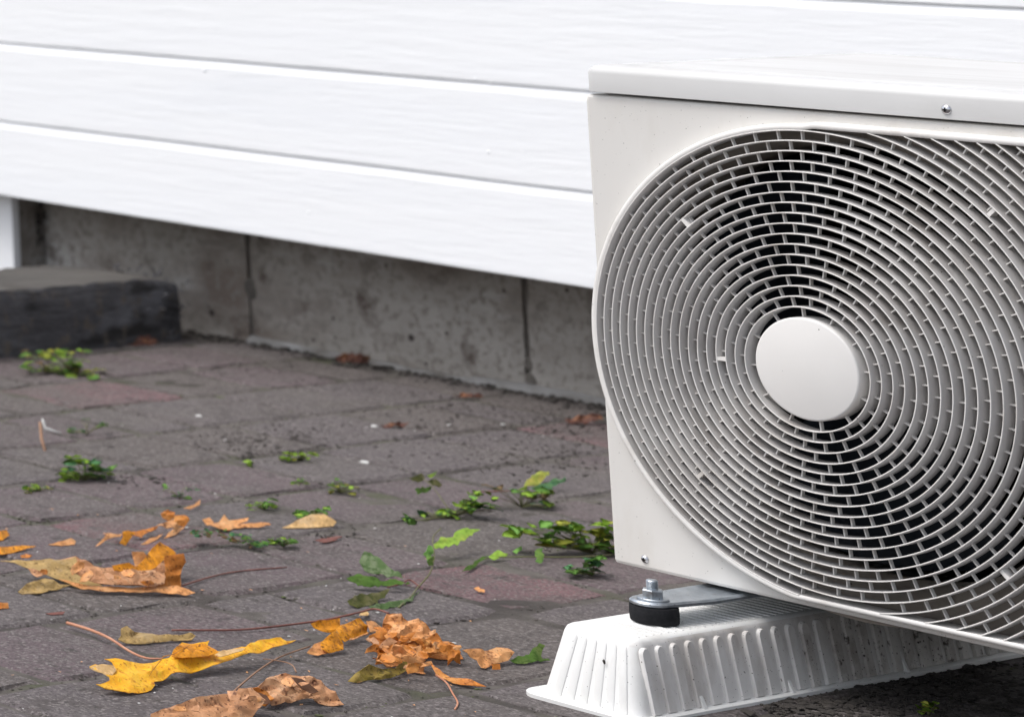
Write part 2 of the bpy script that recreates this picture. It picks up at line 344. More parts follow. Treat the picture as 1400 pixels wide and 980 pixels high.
def joints(r):
    c = r.choice(cells)
    if r.random() < .5: x, y = r.choice((c[0], c[1])) + r.gauss(0, .006), r.uniform(c[2], c[3])
    else: x, y = r.uniform(c[0], c[1]), r.choice((c[2], c[3])) + r.gauss(0, .006)
    return Vector((x, y, G - 0.0015))
def joints_vis(r):
    for _ in range(400):
        p = joints(r); u, v, d = project(p)
        if d > 1 and -5 < u < 1405 and 470 < v < 985: return p
    return p
tag(crumbs(2600, joints_vis, 0.0006, 0.0022, m_soil, 'joint_grit', 5), 'sandy grit lying in the joints between pavers', 'grit')
m_moss = mat('joint_moss', (0.075, 0.10, 0.025), (0.05, 0.055, 0.025), 60, 0.95)
tag(crumbs(900, lambda r: (lambda p: p if noise.noise(Vector((p.x * 3, p.y * 3, 8))) > .12 else Vector((p.x, p.y, G - .02)))(joints_vis(r)), 0.0006, 0.0019, m_moss, 'joint_moss', 23),
    'dull green moss crumbs in some of the joints between pavers', 'moss')
tag(crumbs(1500, spread([(1150, 968, 60, 14), (1180, 940, 30, 10), (1250, 950, 50, 20), (1340, 950, 50, 20), (1110, 965, 40, 6), (1300, 930, 60, 14)]), 0.0008, 0.0036, m_crumb, 'soil_heap', 9),
    'dark crumbly soil washed up beside the white plastic foot', 'soil')
tag(crumbs(60, in_px(0, 560, 820, 985), 0.0007, 0.0016, m_pebble, 'stone_chips', 11), 'tiny pale stone chips strewn across the paving', 'stone chips')
for (u, v, s, lb) in ((272, 570, .0045, 'white stone chip on the paving below the left end of the concrete wall'), (512, 584, .0045, 'white stone chip on dark paving in front of the concrete wall'),
                      (498, 634, .006, 'flat pale chip lying in a paver joint right of the yellow green tufts'), (688, 581, .003, 'tiny white stone chip nearest the air conditioner')):
    p = gp(u, v); bm = bmesh.new(); bmesh.ops.create_icosphere(bm, subdivisions=2, radius=s)
    for x in bm.verts: x.co = Vector((x.co.x * 1.3, x.co.y, x.co.z * .55)) * (1 + rnd.uniform(-.15, .15))
    o = tag(obj('stone_chip', bm, m_pebble), lb, 'stone', 'pale stone chips'); o.location = (p.x, p.y, G + s * .4)

# ------------------------------------------------------------------ house: siding, foundation, corner post
SY = 1.54
def sline(a, b):
    p, q2 = on(1, SY, *a), on(1, SY, *b); k = (q2.z - p.z) / (q2.x - p.x); return (p.z - k * p.x, k)
Ls = [sline((0, 267), (813, 395)), sline((0, 165), (806, 262)), sline((0, 58), (800, 124))]
k3 = Ls[2][1]; p3 = on(1, SY, 1290, 6); Ls.append((p3.z - k3 * p3.x, k3))
pitch = 0.170
while len(Ls) < 14: Ls.append((Ls[-1][0] + pitch, k3))
wall = thing('house_wall', 'white painted horizontal board siding of the house behind the air conditioner', 'wall', (-1.5, SY, Ls[0][0]))
WX0, WX1 = -4.0, 3.2
for i in range(len(Ls) - 1):
    bm = bmesh.new(); n = 150; prev = None; r = random.Random(40 + i)
    (b0, k0), (b1, k1) = Ls[i], Ls[i + 1]
    for j in range(n + 1):
        x = WX0 + (WX1 - WX0) * j / n
        zl, zu = b0 + k0 * x, b1 + k1 * x
        wl = 0.0010 * noise.noise(Vector((x * 3, i * 7.1, 0))) + 0.0006 * noise.noise(Vector((x * 14, i * 7.1, 3)))
        wb = 0.0022 * noise.noise(Vector((x * 5, i * 3.3, 9))) + 0.0012 * noise.noise(Vector((x * 17, i * 3.3, 5)))
        wy = 0.0007 * noise.noise(Vector((x * 2, i, 1)))
        zl += wl
        prof = [(0.022, zl + 0.002), (0.002, zl), (0.0003, zl + 0.0018), (wy, zl + 0.006), (wy, zu - 0.0175 + wb),
                (0.0008, zu - 0.0150 + wb), (0.0060, zu - 0.0020), (0.0070, zu + 0.012), (0.022, zu + 0.012)]
        cur = [bm.verts.new((x + 1.5, yy, zz - Ls[0][0])) for yy, zz in prof]
        if prev:
            for a in range(len(prof)): bm.faces.new((prev[a], prev[(a + 1) % len(prof)], cur[(a + 1) % len(prof)], cur[a]))
        else: bm.faces.new(cur)
        prev = cur
    bm.faces.new(prev[::-1])
    obj('board', bm, m_white, wall)
zt = Ls[-1][0]
bm = bmesh.new(); box(bm, WX0 + 1.5, WX1 + 1.5, 0.024, 0.30, 0.10, zt - Ls[0][0] + .1); obj('wall_core', bm, m_white, wall)
bm = bmesh.new(); box(bm, WX0 + 1.4, WX1 + 1.6, -0.35, 0.45, zt - Ls[0][0] + 0.05, zt - Ls[0][0] + .20, .01); obj('eave', bm, m_white, wall)
# a few paint pimples and chips on the lowest boards
bm = bmesh.new()
for (u, v, s) in ((668, 208, .0035), (714, 208, .0015), (280, 96, .005), (650, 108, .003), (670, 113, .002), (565, 250, .0025), (422, 290, .003)):
    p = on(1, SY, u, v); res = bmesh.ops.create_icosphere(bm, subdivisions=2, radius=s)
    for x in res['verts']: x.co = Vector((x.co.x + p.x + 1.5, x.co.y * .35, x.co.z * .8 + p.z - Ls[0][0]))
tag(obj('paint_lumps', bm, m_white, wall, smooth=True), kind='stuff')

FY = 1.70
def fpt(u, v): return on(1, FY, u, v)
XJ = [fpt(340, 400).x, fpt(718, 450).x]
dj = XJ[1] - XJ[0]
FX0 = fpt(57, 320).x
edges = [FX0, XJ[0], XJ[1]]
while edges[-1] < 3.0: edges.append(edges[-1] + dj)
found = thing('foundation_wall', 'stained grey concrete block foundation under the white siding', 'foundation', (-1.5, FY, G))
ZT = 0.05
for i in range(len(edges) - 1):
    x0, x1 = edges[i] + 0.006, edges[i + 1] - 0.006
    bm = bmesh.new(); nx, nz = 26, 18; g = []
    for a in range(nx + 1):
        col = []
        for b in range(nz + 1):
            x = x0 + (x1 - x0) * a / nx; z = G - 0.04 + (ZT - G + 0.04) * b / nz
            e = min(a, nx - a); y = 0.004 if e == 0 else 0
            y += 0.006 * noise.noise(Vector((x * 5, z * 5, i))) + 0.0025 * noise.noise(Vector((x * 22, z * 22, i)))
            jx = 0.005 * noise.noise(Vector((z * 20, i * 3 + (a > 3) * 2, 4))) if e == 0 else 0
            col.append(bm.verts.new((x + jx + 1.5, y, z - G)))
        g.append(col)
    for a in range(nx):
        for b in range(nz): bm.faces.new((g[a][b], g[a + 1][b], g[a + 1][b + 1], g[a][b + 1]))
    for col in (g[0], g[-1]):
        bk = [bm.verts.new((v.co.x, 0.08, v.co.z)) for v in col]
        for b in range(nz): bm.faces.new((col[b], col[b + 1], bk[b + 1], bk[b]))
    obj('concrete_block', bm, m_conc, found, smooth=True, auto=50)
bm = bmesh.new(); box(bm, edges[0] + 1.5, edges[-1] + 1.5, 0.010, 0.25, -0.04, ZT - G - 0.002); obj('mortar_bed', bm, m_mortar, found)
# rounded mortar lumps on the two visible joints
bm = bmesh.new()
for (u, v, s) in ((344, 395, .020), (742, 468, .021), (722, 497, .012), (724, 520, .013)):
    p = fpt(u, v); res = bmesh.ops.create_icosphere(bm, subdivisions=3, radius=s)
    for x in res['verts']:
        nn = 1 + .35 * noise.noise(x.co * 60)
        x.co = Vector((x.co.x * nn + p.x + 1.5, x.co.y * .20 + .004, x.co.z * 1.1 * nn + p.z - G))
tag(obj('mortar_lumps', bm, m_mortar, found, smooth=True), kind='stuff')
# lime bloom fillet along the foot of the wall
bm = bmesh.new(); prev = None
for j in range(261):
    x = XJ[0] + (3.0 - XJ[0]) * j / 260
    h = 0.012 + 0.016 * noise.noise(Vector((x * 3, 2, 0))) + 0.008 * noise.noise(Vector((x * 13, 2, 0)))
    h = max(h, .004); dd = 0.008 + 0.006 * noise.noise(Vector((x * 6, 5, 0)))
    cur = [bm.verts.new((x + 1.5, yy, zz)) for yy, zz in ((0.01, h), (-0.004, h * .8), (-0.004 - dd, 0.002), (-0.004 - dd, -0.02), (0.01, -0.02))]
    if prev:
        for a in range(5): bm.faces.new((prev[a], prev[(a + 1) % 5], cur[(a + 1) % 5], cur[a]))
    prev = cur
obj('lime_fillet', bm, m_salt, found, smooth=True)

PXr = FX0 - 0.002
pf = on(0, PXr, 22, 330).y
post = thing('corner_post', 'white fronted post with bare concrete side beside the concrete foundation', 'post', (PXr - 0.2, FY, G))
bm = bmesh.new(); box(bm, -0.45, 0.2, pf - FY + 0.012, 0.1, -0.03, 0.40, .003); obj('post_core', bm, m_conc, post)
bm = bmesh.new(); box(bm, -0.46, 0.203, pf - FY - 0.012, pf - FY + 0.0105, 0.06, 0.40, .003); obj('front_board', bm, m_white, post)
# cluster of small dark clots at the post's inner corner
bm = bmesh.new(); r = random.Random(5)
for _ in range(60):
    u, v = r.gauss(44, 6), r.gauss(302, 16) if r.random() < .8 else r.uniform(280, 370)
    p = on(1, FY - 0.015, u, v); s = r.uniform(.003, .009)
    res = bmesh.ops.create_icosphere(bm, subdivisions=1, radius=s)
    for x in res['verts']: x.co = Vector((x.co.x * .8, x.co.y * .6, x.co.z * 1.3)) * r.uniform(.7, 1.2) + Vector((p.x, p.y + .004, p.z))
tag(obj('corner_clots', bm, m_crumb), 'cluster of small dark clots in the corner between post and foundation', 'cobweb', kind='stuff')

# timber sleeper lying along the ground at the far left, its end against the foundation
sx = on(2, G, 245, 466).x
sz = on(0, sx, 225, 380).z
sl_o = thing('timber_sleeper', 'old dark timber sleeper lying on the paving with its end at the foundation', 'timber', (sx, 1.2, G))
y_end = min(on(0, sx, 246, 430).y, FY - 0.02)
bm = bmesh.new(); n = 60; prev = None
for j in range(n + 1):
    y = -0.2 + (y_end + 0.2) * j / n
    f = lambda a, s, k: s * noise.noise(Vector((y * a, k, 0)))
    top = sz - G + f(6, .006, 1) + f(25, .006, 2)
    if y > y_end - .1: top -= .012 * ((y - y_end + .1) / .1) ** 2
    cur = [bm.verts.new((xx, y - 1.2, zz)) for xx, zz in ((-.24, -.01), (0 + f(5, .004, 3), -.01), (0.001 + f(9, .009, 4), (sz - G) * .5), (-.001 + f(16, .008, 5), top - .007), (-.006, top), (-.12, top + .004 + f(8, .004, 6)), (-.24 + f(5, .008, 7), top + f(7, .006, 8)))]
    if prev:
        for a in range(7):
            fc = bm.faces.new((prev[a], prev[(a + 1) % 7], cur[(a + 1) % 7], cur[a])); fc.material_index = 1 if a in (4, 5) else 0
    else: bm.faces.new(cur)
    prev = cur
bm.faces.new(prev[::-1])
obj('beam', bm, [m_sleeper, m_sleeptop], sl_o, smooth=True, auto=40)
bm = bmesh.new(); r = random.Random(8)
for _ in range(34):
    y = y_end - abs(r.gauss(0, .05)) + .01; z = r.uniform(0, sz - G + .012) if r.random() < .6 else sz - G + .004
    x = r.gauss(.0, .006) if z < sz - G - .002 else r.uniform(-.14, .0)
    a = Vector((x, y - 1.2, z)); d = Vector((r.uniform(-.3, 1), r.uniform(-.6, 1), r.uniform(-.5, .8))).normalized() * r.uniform(.008, .026)
    tube(bm, [a, a + d * .5 + Vector((0, 0, .002)), a + d], [.0022, .0016, .0004], 4)
tag(obj('splinters', bm, m_sleeper, sl_o), kind='stuff')

# ------------------------------------------------------------------ air conditioner outdoor unit
PYL = 0.045                                   # front sheet
AX0, AX1 = -0.2850, 0.72
AZ0, AZ1 = -0.2895, 0.3017
DEP = 0.604
ac = thing('air_conditioner', 'ivory outdoor air conditioner unit with round fan grille standing by the white siding', 'air conditioner', (0.19, 0.3, AZ0))
ACL = Vector(ac.location)
RO, RI = 0.2865, 0.2785
ZTO, ZBO, ZTI, ZBI = 0.2900, -0.2812, 0.2818, -0.2742
def yr(r): return 0.030 * max(0, (r - 0.06) / 0.22) ** 1.6     # slight dome of the grille
NS = 480
XR = 0.39                                     # the opening is round on the left and runs on square to the right
def prof_r(th, R, zt_, zb_):
    c, s = math.cos(th), math.sin(th)
    r = R + 0.07 * max(0.0, c + 0.02) + 0.6 * max(0.0, c - 0.09)
    if s > 0: r = min(r, zt_ / s)
    if s < 0: r = min(r, zb_ / s)
    return min(r, 0.385 + R - RI)
# front panel with the fan opening
bm = bmesh.new(); inner = []; outer = []
rad = 0.009
def rect_pt(th):
    c, s = math.cos(th), math.sin(th)
    ts = []
    if c > 1e-9: ts.append(AX1 / c)
    if c < -1e-9: ts.append(AX0 / c)
    if s > 1e-9: ts.append(AZ1 / s)
    if s < -1e-9: ts.append(AZ0 / s)
    t = min(ts); return t * c, t * s
ths = sorted({round(2 * math.pi * k / NS, 6) for k in range(NS)} | {round(math.atan2(z, x) % (2 * math.pi), 6) for x in (AX0, AX1) for z in (AZ0, AZ1)})
def rc(x, z):                                  # rounded rectangle corner
    for cxx, sx_ in ((AX0, 1), (AX1, -1)):
        for czz, sz_ in ((AZ0, 1), (AZ1, -1)):
            px, pz = cxx + sx_ * rad, czz + sz_ * rad
            if (x - px) * sx_ < 0 and (z - pz) * sz_ < 0:
                d = math.hypot(x - px, z - pz)
                if d > rad: return px + (x - px) / d * rad, pz + (z - pz) / d * rad
    return x, z
loops = []
def addloop(fn): loops.append([bm.verts.new(fn(t)) for t in ths])
def inner_pt(t, y): r = prof_r(t, RO - .003, ZTO - .003, ZBO + .003); return Vector((r * math.cos(t), y, r * math.sin(t)))
def outer_pt(t, y, ins):
    x, z = rect_pt(t); x, z = rc(x, z)
    x = min(max(x, AX0 + ins), AX1 - ins); z = min(max(z, AZ0 + ins), AZ1 - ins)
    return Vector((x, y, z))
addloop(lambda t: inner_pt(t, PYL + .03)); addloop(lambda t: inner_pt(t, PYL))
addloop(lambda t: outer_pt(t, PYL, .0045)); addloop(lambda t: outer_pt(t, PYL + .0013, .0013)); addloop(lambda t: outer_pt(t, PYL + .0045, 0)); addloop(lambda t: outer_pt(t, PYL + .03, 0))
addloop(lambda t: outer_pt(t, PYL + .03, .0012))
K = len(ths)
for a, b in list(zip(loops, loops[1:])):
    for k in range(K): bm.faces.new((a[k], a[(k + 1) % K], b[(k + 1) % K], b[k]))
bmesh.ops.remove_doubles(bm, verts=bm.verts, dist=1e-6)
obj('front_panel', shift(bm, ACL), m_ivory, ac, smooth=True, auto=35, flat=2.2e-5)
# cabinet walls
bm = bmesh.new()
box(bm, AX0 + .001, AX0 + .004, PYL + .031, DEP - .006, AZ0 + .001, AZ1 - .001)
box(bm, AX1 - .004, AX1 - .001, PYL + .031, DEP - .006, AZ0 + .001, AZ1 - .001)
box(bm, AX0 + .005, AX1 - .005, DEP - .010, DEP - .006, AZ0 + .001, AZ1 - .001)
box(bm, AX0 + .005, AX1 - .005, PYL + .031, DEP - .012, AZ1 - .006, AZ1 - .003)
obj('cabinet', shift(bm, ACL), m_ivory, ac)
bm = bmesh.new()
box(bm, AX0 + .012, AX1 - .012, PYL + .035, DEP - .02, AZ0 - .005, AZ0 - .001, .001)
obj('base_pan', shift(bm, ACL), m_zinc, ac)
# lid with folded rim and a pressed plateau
LZ0, LZ1 = 0.3043, 0.3395
LX0, LX1, LY0, LY1 = -0.2805, AX1 + .003, 0.0395, DEP
bm = bmesh.new()
def rrect(ins, z, r=.012):
    r = max(r - ins * .5, .004); out = []
    for (cxx, cyy, a0) in ((LX1 - ins - r, LY0 + ins + r, -90), (LX1 - ins - r, LY1 - ins - r, 0), (LX0 + ins + r, LY1 - ins - r, 90), (LX0 + ins + r, LY0 + ins + r, 180)):
        for s in range(6):
            a = math.radians(a0 + 18 * s); out.append(bm.verts.new((cxx + r * math.cos(a), cyy + r * math.sin(a), z)))
    return out
lp = [rrect(.003, LZ0), rrect(0, LZ0 + .0008), rrect(0, LZ1 - .010), rrect(.0012, LZ1 - .006), rrect(.0045, LZ1 - .0022), rrect(.011, LZ1 - .0004), rrect(.018, LZ1),
      rrect(.033, LZ1), rrect(.038, LZ1 - .0028), rrect(.042, LZ1 - .0028), rrect(.050, LZ1 + .0010), rrect(.056, LZ1 + .0012)]
for a, b in zip(lp, lp[1:]):
    for k in range(24): bm.faces.new((a[k], a[(k + 1) % 24], b[(k + 1) % 24], b[k]))
bm.faces.new(lp[-1]); bm.faces.new(lp[0][::-1])
obj('lid', shift(bm, ACL), m_lid, ac, smooth=True, auto=50)
# grille frame
bm = bmesh.new(); loops = []
T2 = [2 * math.pi * k / NS for k in range(NS)]
def fl(R, zt_, zb_, y): loops.append([bm.verts.new((prof_r(t, R, zt_, zb_) * math.cos(t), y, prof_r(t, R, zt_, zb_) * math.sin(t))) for t in T2])
fl(RO, ZTO, ZBO, PYL + .006); fl(RO, ZTO, ZBO, .0345); fl(RO - .001, ZTO - .001, ZBO + .001, .0315); fl(RO - .003, ZTO - .003, ZBO + .003, .030)
fl(RI + .0015, ZTI + .0015, ZBI - .0015, .030); fl(RI, ZTI, ZBI, .0312); fl(RI - .0005, ZTI - .0005, ZBI + .0005, .056)
for a, b in zip(loops, loops[1:]):
    for k in range(NS): bm.faces.new((a[k], a[(k + 1) % NS], b[(k + 1) % NS], b[k]))
obj('grille_frame', shift(bm, ACL), m_plastic, ac, smooth=True, auto=40)
# concentric rings, cut off by the flat top and bottom of the frame
NR = 17; STEP = (RI - 0.06) / (NR + 1)
RD, RT2 = 0.0215, 0.00080
def ring_arcs(r):
    """angle spans in which the ring stays inside the opening"""
    n = 720; ok = [r < prof_r(2 * math.pi * k / n, RI, ZTI, ZBI) + .0008 for k in range(n)]
    if all(ok): return [([2 * math.pi * k / n for k in range(n)], True)]
    st = [k for k in range(n) if ok[k] and not ok[k - 1]]; out = []
    for s in st:
        e = s
        while ok[(e + 1) % n]: e += 1
        if e > s: out.append(([2 * math.pi * k / n for k in range(s, e + 1)], False))
    return out
# the opening is wider than tall: frame sides are where the circle of radius RI meets the band
NTOT = 26
for k in range(1, NTOT + 1):
    r = 0.06 + STEP * k; bm = bmesh.new(); y0 = min(yr(r), .0305)
    if not ring_arcs(r): bm.free(); continue
    for ang, closed in ring_arcs(r):
        prev = first = None
        for t in ang:
            c, s = math.cos(t), math.sin(t)
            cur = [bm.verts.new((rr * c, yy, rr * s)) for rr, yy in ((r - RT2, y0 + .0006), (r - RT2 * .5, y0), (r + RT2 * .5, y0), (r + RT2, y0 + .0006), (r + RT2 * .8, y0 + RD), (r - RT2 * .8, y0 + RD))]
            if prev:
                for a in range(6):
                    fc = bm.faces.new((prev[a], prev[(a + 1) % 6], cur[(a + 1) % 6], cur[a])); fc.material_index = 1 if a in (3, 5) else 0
            else: first = cur
            prev = cur
        if closed:
            for a in range(6):
                fc = bm.faces.new((prev[a], prev[(a + 1) % 6], first[(a + 1) % 6], first[a])); fc.material_index = 1 if a in (3, 5) else 0
        else: bm.faces.new(first[::-1]); bm.faces.new(prev)
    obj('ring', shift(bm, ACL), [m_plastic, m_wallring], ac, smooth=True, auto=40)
# little cross bars between the rings, staggered like brickwork
bm = bmesh.new(); rs = random.Random(2)
def bar(t, ra, rb, y, d, w):
    c, s = math.cos(t), math.sin(t); er = Vector((c, 0, s)); et = Vector((-s, 0, c))
    vsb = [bm.verts.new(er * rr + et * (sg * w / 2) + Vector((0, yy, 0))) for yy in (y, y + d) for rr in (ra, rb) for sg in (-1, 1)]
    for f in ((0, 1, 3, 2), (4, 6, 7, 5), (0, 4, 5, 1), (2, 3, 7, 6), (0, 2, 6, 4), (1, 5, 7, 3)): bm.faces.new([vsb[i] for i in f])
for k in range(NTOT):
    ra, rb = 0.06 + STEP * k, 0.06 + STEP * (k + 1)
    n = 12 if k == 0 else 24 if k < 5 else 36 if k < 9 else 48 if k < 14 else 60 if k < 20 else 72
    for j in range(n):
        t = 2 * math.pi * (j + (0.5 if k % 2 else 0)) / n + 0.09
        rm = rb if k < NR else rb
        if rb > prof_r(t, RI, ZTI, ZBI) + .001: continue
        bar(t, ra + RT2 * .4, rb - RT2 * .2, min(yr((ra + rb) / 2), .0305) + .0095, .0055, .0014)
tag(obj('cross_bars', shift(bm, ACL), m_plastic, ac), kind='stuff')
bm = bmesh.new()
for (u, v) in ((942, 308), (1005, 490), (961, 647), (1347, 290), (1365, 785)):
    p = on(1, 0.02, u, v); r = math.hypot(p.x, p.z); k = int((r - .06) / STEP); t = math.atan2(p.z, p.x)
    bar(t, .06 + STEP * k + RT2 * .4, .06 + STEP * (k + 1) - RT2 * .2, yr(r) + .0015, .013, .0042)
tag(obj('wide_bars', shift(bm, ACL), m_plastic, ac), kind='stuff')
bm = bmesh.new(); lathe(bm, ((0, 0), (.0575, 0), (.0592, .0006), (.0600, .0022), (.0600, .026), (.0585, .026)), (0, 0, 0), 'Y', 96)
obj('hub_cap', shift(bm, ACL), m_hub, ac, smooth=True, auto=45)
# inside: bell mouth, dark coil, fan
bm = bmesh.new(); lathe(bm, ((.30, .076), (.284, .076), (.268, .086), (.260, .10), (.257, .17), (.27, .20)), (0, 0, 0), 'Y', 96)
obj('fan_shroud', shift(bm, ACL), m_shroud, ac, smooth=True)
bm = bmesh.new(); lo_ = [[], []]
for t in T2:
    x, z = rect_pt(t); lo_[0].append(bm.verts.new((.283 * math.cos(t), .0765, .283 * math.sin(t))))
    rr = min(math.hypot(x, z) - .006, .60); rr = max(rr, .2832); lo_[1].append(bm.verts.new((rr * math.cos(t), .0765, rr * math.sin(t))))
for k in range(NS): bm.faces.new((lo_[0][k], lo_[0][(k + 1) % NS], lo_[1][(k + 1) % NS], lo_[1][k]))
obj('shroud_plate', shift(bm, ACL), m_shroud, ac)
bm = bmesh.new(); box(bm, AX0 + .01, .50, .34, .36, AZ0 + .004, AZ1 - .008)
box(bm, .49, .498, .09, .33, AZ0 + .004, AZ1 - .008); obj('coil', shift(bm, ACL), m_dark, ac)
fan = None
bm = bmesh.new(); lathe(bm, ((0, .095), (.05, .095), (.056, .10), (.056, .19), (0, .19)), (0, 0, 0), 'Y', 40); fan = obj('fan', shift(bm, ACL), m_fan, ac, smooth=True, auto=40)
for b in range(3):
    bm = bmesh.new(); g = []
    for i in range(9):
        rr = .05 + (.245 - .05) * i / 8; col = []
        for j in range(9):
            f = j / 8; t = 0.5 + b * 2 * math.pi / 3 + (f - .5) * (1.25 + .35 * (i / 8)) - .25 * (i / 8) ** 2
            col.append(bm.verts.new((rr * math.cos(t), .105 + .075 * f, rr * math.sin(t))))
        g.append(col)
    for i in range(8):
        for j in range(8): bm.faces.new((g[i][j], g[i + 1][j], g[i + 1][j + 1], g[i][j + 1]))
    bmesh.ops.solidify(bm, geom=bm.faces[:], thickness=.003)
    obj('blade', shift(bm, ACL), m_fan, fan, smooth=True)
# screws
def screw(u, v, y, r):
    p = on(1, y, u, v); bm = bmesh.new()
    lathe(bm, ((0, -.0030), (r * .45, -.0027), (r * .8, -.0017), (r, -.0002), (r * 1.0, .001), (0, .001)), p, 'Y', 20)
    o = obj('screw', shift(bm, ACL), m_screw, ac, smooth=True)
    bm = bmesh.new()
    for dx, dz in ((r * .42, .0007), (.0007, r * .42)):
        box(bm, p.x - dx, p.x + dx, p.y - .00325, p.y - .0024, p.z - dz, p.z + dz)
    obj('cross_recess', shift(bm, ACL), m_dark, o)
screw(1294, 150, LY0, .0058); screw(882, 764, PYL, .0052)
for o in [x for x in ac.children if x.name.startswith('screw')]:
    pass
# mounting rail of bent galvanised steel under the base
bx = -0.155; FT = -0.3205
rail = thing('mounting_bracket', 'galvanised steel mounting bracket under the air conditioner bolted to the rubber pad', 'bracket', (bx, -0.07, AZ0))
RL = Vector(rail.location)
bm = bmesh.new(); out = []
hw = .0215
for s in range(13): a = math.pi + math.pi * s / 12; out.append((bx + hw * math.cos(a), -0.078 + hw * 1.0 * math.sin(a)))
prof = [(o[0], o[1]) for o in out] + [(bx + hw + .010, -.01), (bx + hw + .012, .52), (bx - hw - .004, .52), (bx - hw - .002, -.01)]
def pl(ins, z):
    c = Vector((bx, .2)); res = []
    for x, y in prof:
        dx, dy = (x - bx), (y + .078) if y < -.078 else 0
        l = math.hypot(dx, dy) or 1
        res.append(bm.verts.new((x - dx / l * ins, y - dy / l * ins, z)))
    return res
zb = AZ0 - .0035
ls = [pl(.001, zb - .0062), pl(-.0014, zb - .0046), pl(-.0014, zb - .0022), pl(.0012, zb), pl(.004, zb + .0002), pl(.0085, zb - .0014)]
n = len(prof)
for a, b in zip(ls, ls[1:]):
    for k in range(n): bm.faces.new((a[k], a[(k + 1) % n], b[(k + 1) % n], b[k]))
bm.faces.new(ls[-1]); bm.faces.new(ls[0][::-1])
obj('plate', shift(bm, RL), m_zinc, rail, smooth=True, auto=35)
bm = bmesh.new(); lathe(bm, ((0, zb + .0028), (.0160, zb + .0028), (.0172, zb + .0018), (.0172, zb - .0004), (0, zb - .0004)), (bx + .002, -.077, 0), 'Z', 32)
obj('washer', shift(bm, RL), m_zinc, rail, smooth=True, auto=35)
bm = bmesh.new(); lathe(bm, ((0, zb + .0125), (.0104, zb + .0125), (.0118, zb + .0112), (.0118, zb + .0028), (0, zb + .0028)), (bx + .002, -.077, 0), 'Z', 6)
obj('nut', shift(bm, RL), m_zinc, rail)
bm = bmesh.new(); pr_ = [(0, zb + .0235), (.0052, zb + .0235), (.0062, zb + .0226)]
for k in range(6): pr_ += [(.0066, zb + .0220 - k * .0015), (.0057, zb + .02125 - k * .0015)]
pr_ += [(.0062, zb + .0120), (0, zb + .0120)]
lathe(bm, pr_, (bx + .002, -.077, 0), 'Z', 20); obj('bolt', shift(bm, RL), m_zinc, rail, smooth=True, auto=50)

# black rubber pad
pad = bmesh.new(); zt2 = zb - .0063
lathe(pad, ((0, zt2), (.0246, zt2), (.0258, zt2 - .0012), (.0263, (zt2 + FT) / 2), (.0257, FT + .0022), (.0248, FT + .0012), (0, FT + .0012)), (bx + .001, -.075, 0), 'Z', 40)
o = tag(obj('rubber_pad', shift(pad, (bx, -.075, FT)), m_rubber, smooth=True, auto=50), 'black rubber pad between the steel bracket and the white plastic foot', 'rubber pad'); o.location = (bx, -.075, FT)

# white plastic support foot
foot = thing('support_foot', 'white ribbed plastic support foot on the paving carrying the air conditioner', 'support foot', (-0.15, 0.25, G))
FL = Vector(foot.location)
TX0, TX1, BX0, BX1 = -0.201, -0.108, -0.2195, -0.0945
TY0, BY0, TY1, BY1 = -0.178, -0.200, 0.66, 0.68
bm = bmesh.new()
def fr(x0, x1, y0, y1, z, r):
    res = []
    for cxx, cyy, a0 in ((x1 - r, y0 + r, -90), (x1 - r, y1 - r, 0), (x0 + r, y1 - r, 90), (x0 + r, y0 + r, 180)):
        for s in range(6):
            a = math.radians(a0 + 18 * s); res.append(bm.verts.new((cxx + r * math.cos(a), cyy + r * math.sin(a), z)))
    return res
def lerp(a, b, t): return a + (b - a) * t
def sec(t, z, ins, r): return fr(lerp(BX0, TX0, t) + ins, lerp(BX1, TX1, t) - ins, lerp(BY0, TY0, t) + ins, lerp(BY1, TY1, t) - ins, z, r)
zbase = G + .0065
H = FT - zbase
lp = [sec(0, zbase, 0, .016), sec(.5, zbase + H * .5, 0, .015), sec(.9, zbase + H * .9, 0, .014), sec(.96, zbase + H * .96, .0012, .013), sec(1, FT - .0005, .0045, .010), sec(1, FT, .008, .008)]
for a, b in zip(lp, lp[1:]):
    for k in range(24): bm.faces.new((a[k], a[(k + 1) % 24], b[(k + 1) % 24], b[k]))
bm.faces.new(lp[-1])
for f in bm.faces:
    c = f.calc_center_median(); nn = f.normal
    f.material_index = 1 if (c.x > BX1 - .022 and c.y > BY0 + .02 and c.z < FT - .004) else 0
obj('foot_body', shift(bm, FL), [m_foot, m_footdirty], foot, smooth=True, auto=50)
bm = bmesh.new()
e = .016
lp = [fr(BX0 - e, BX1 + e * .6, BY0 - e, BY1 + e, G + .0005, .022), fr(BX0 - e, BX1 + e * .6, BY0 - e, BY1 + e, G + .0050, .022), fr(BX0 - e + .002, BX1 + e * .6 - .002, BY0 - e + .002, BY1 + e - .002, G + .0066, .020), fr(BX0 + .004, BX1 - .004, BY0 + .004, BY1 - .004, G + .0068, .012)]
for a, b in zip(lp, lp[1:]):
    for k in range(24): bm.faces.new((a[k], a[(k + 1) % 24], b[(k + 1) % 24], b[k]))
obj('foot_flange', shift(bm, FL), m_foot, foot, smooth=True, auto=45)
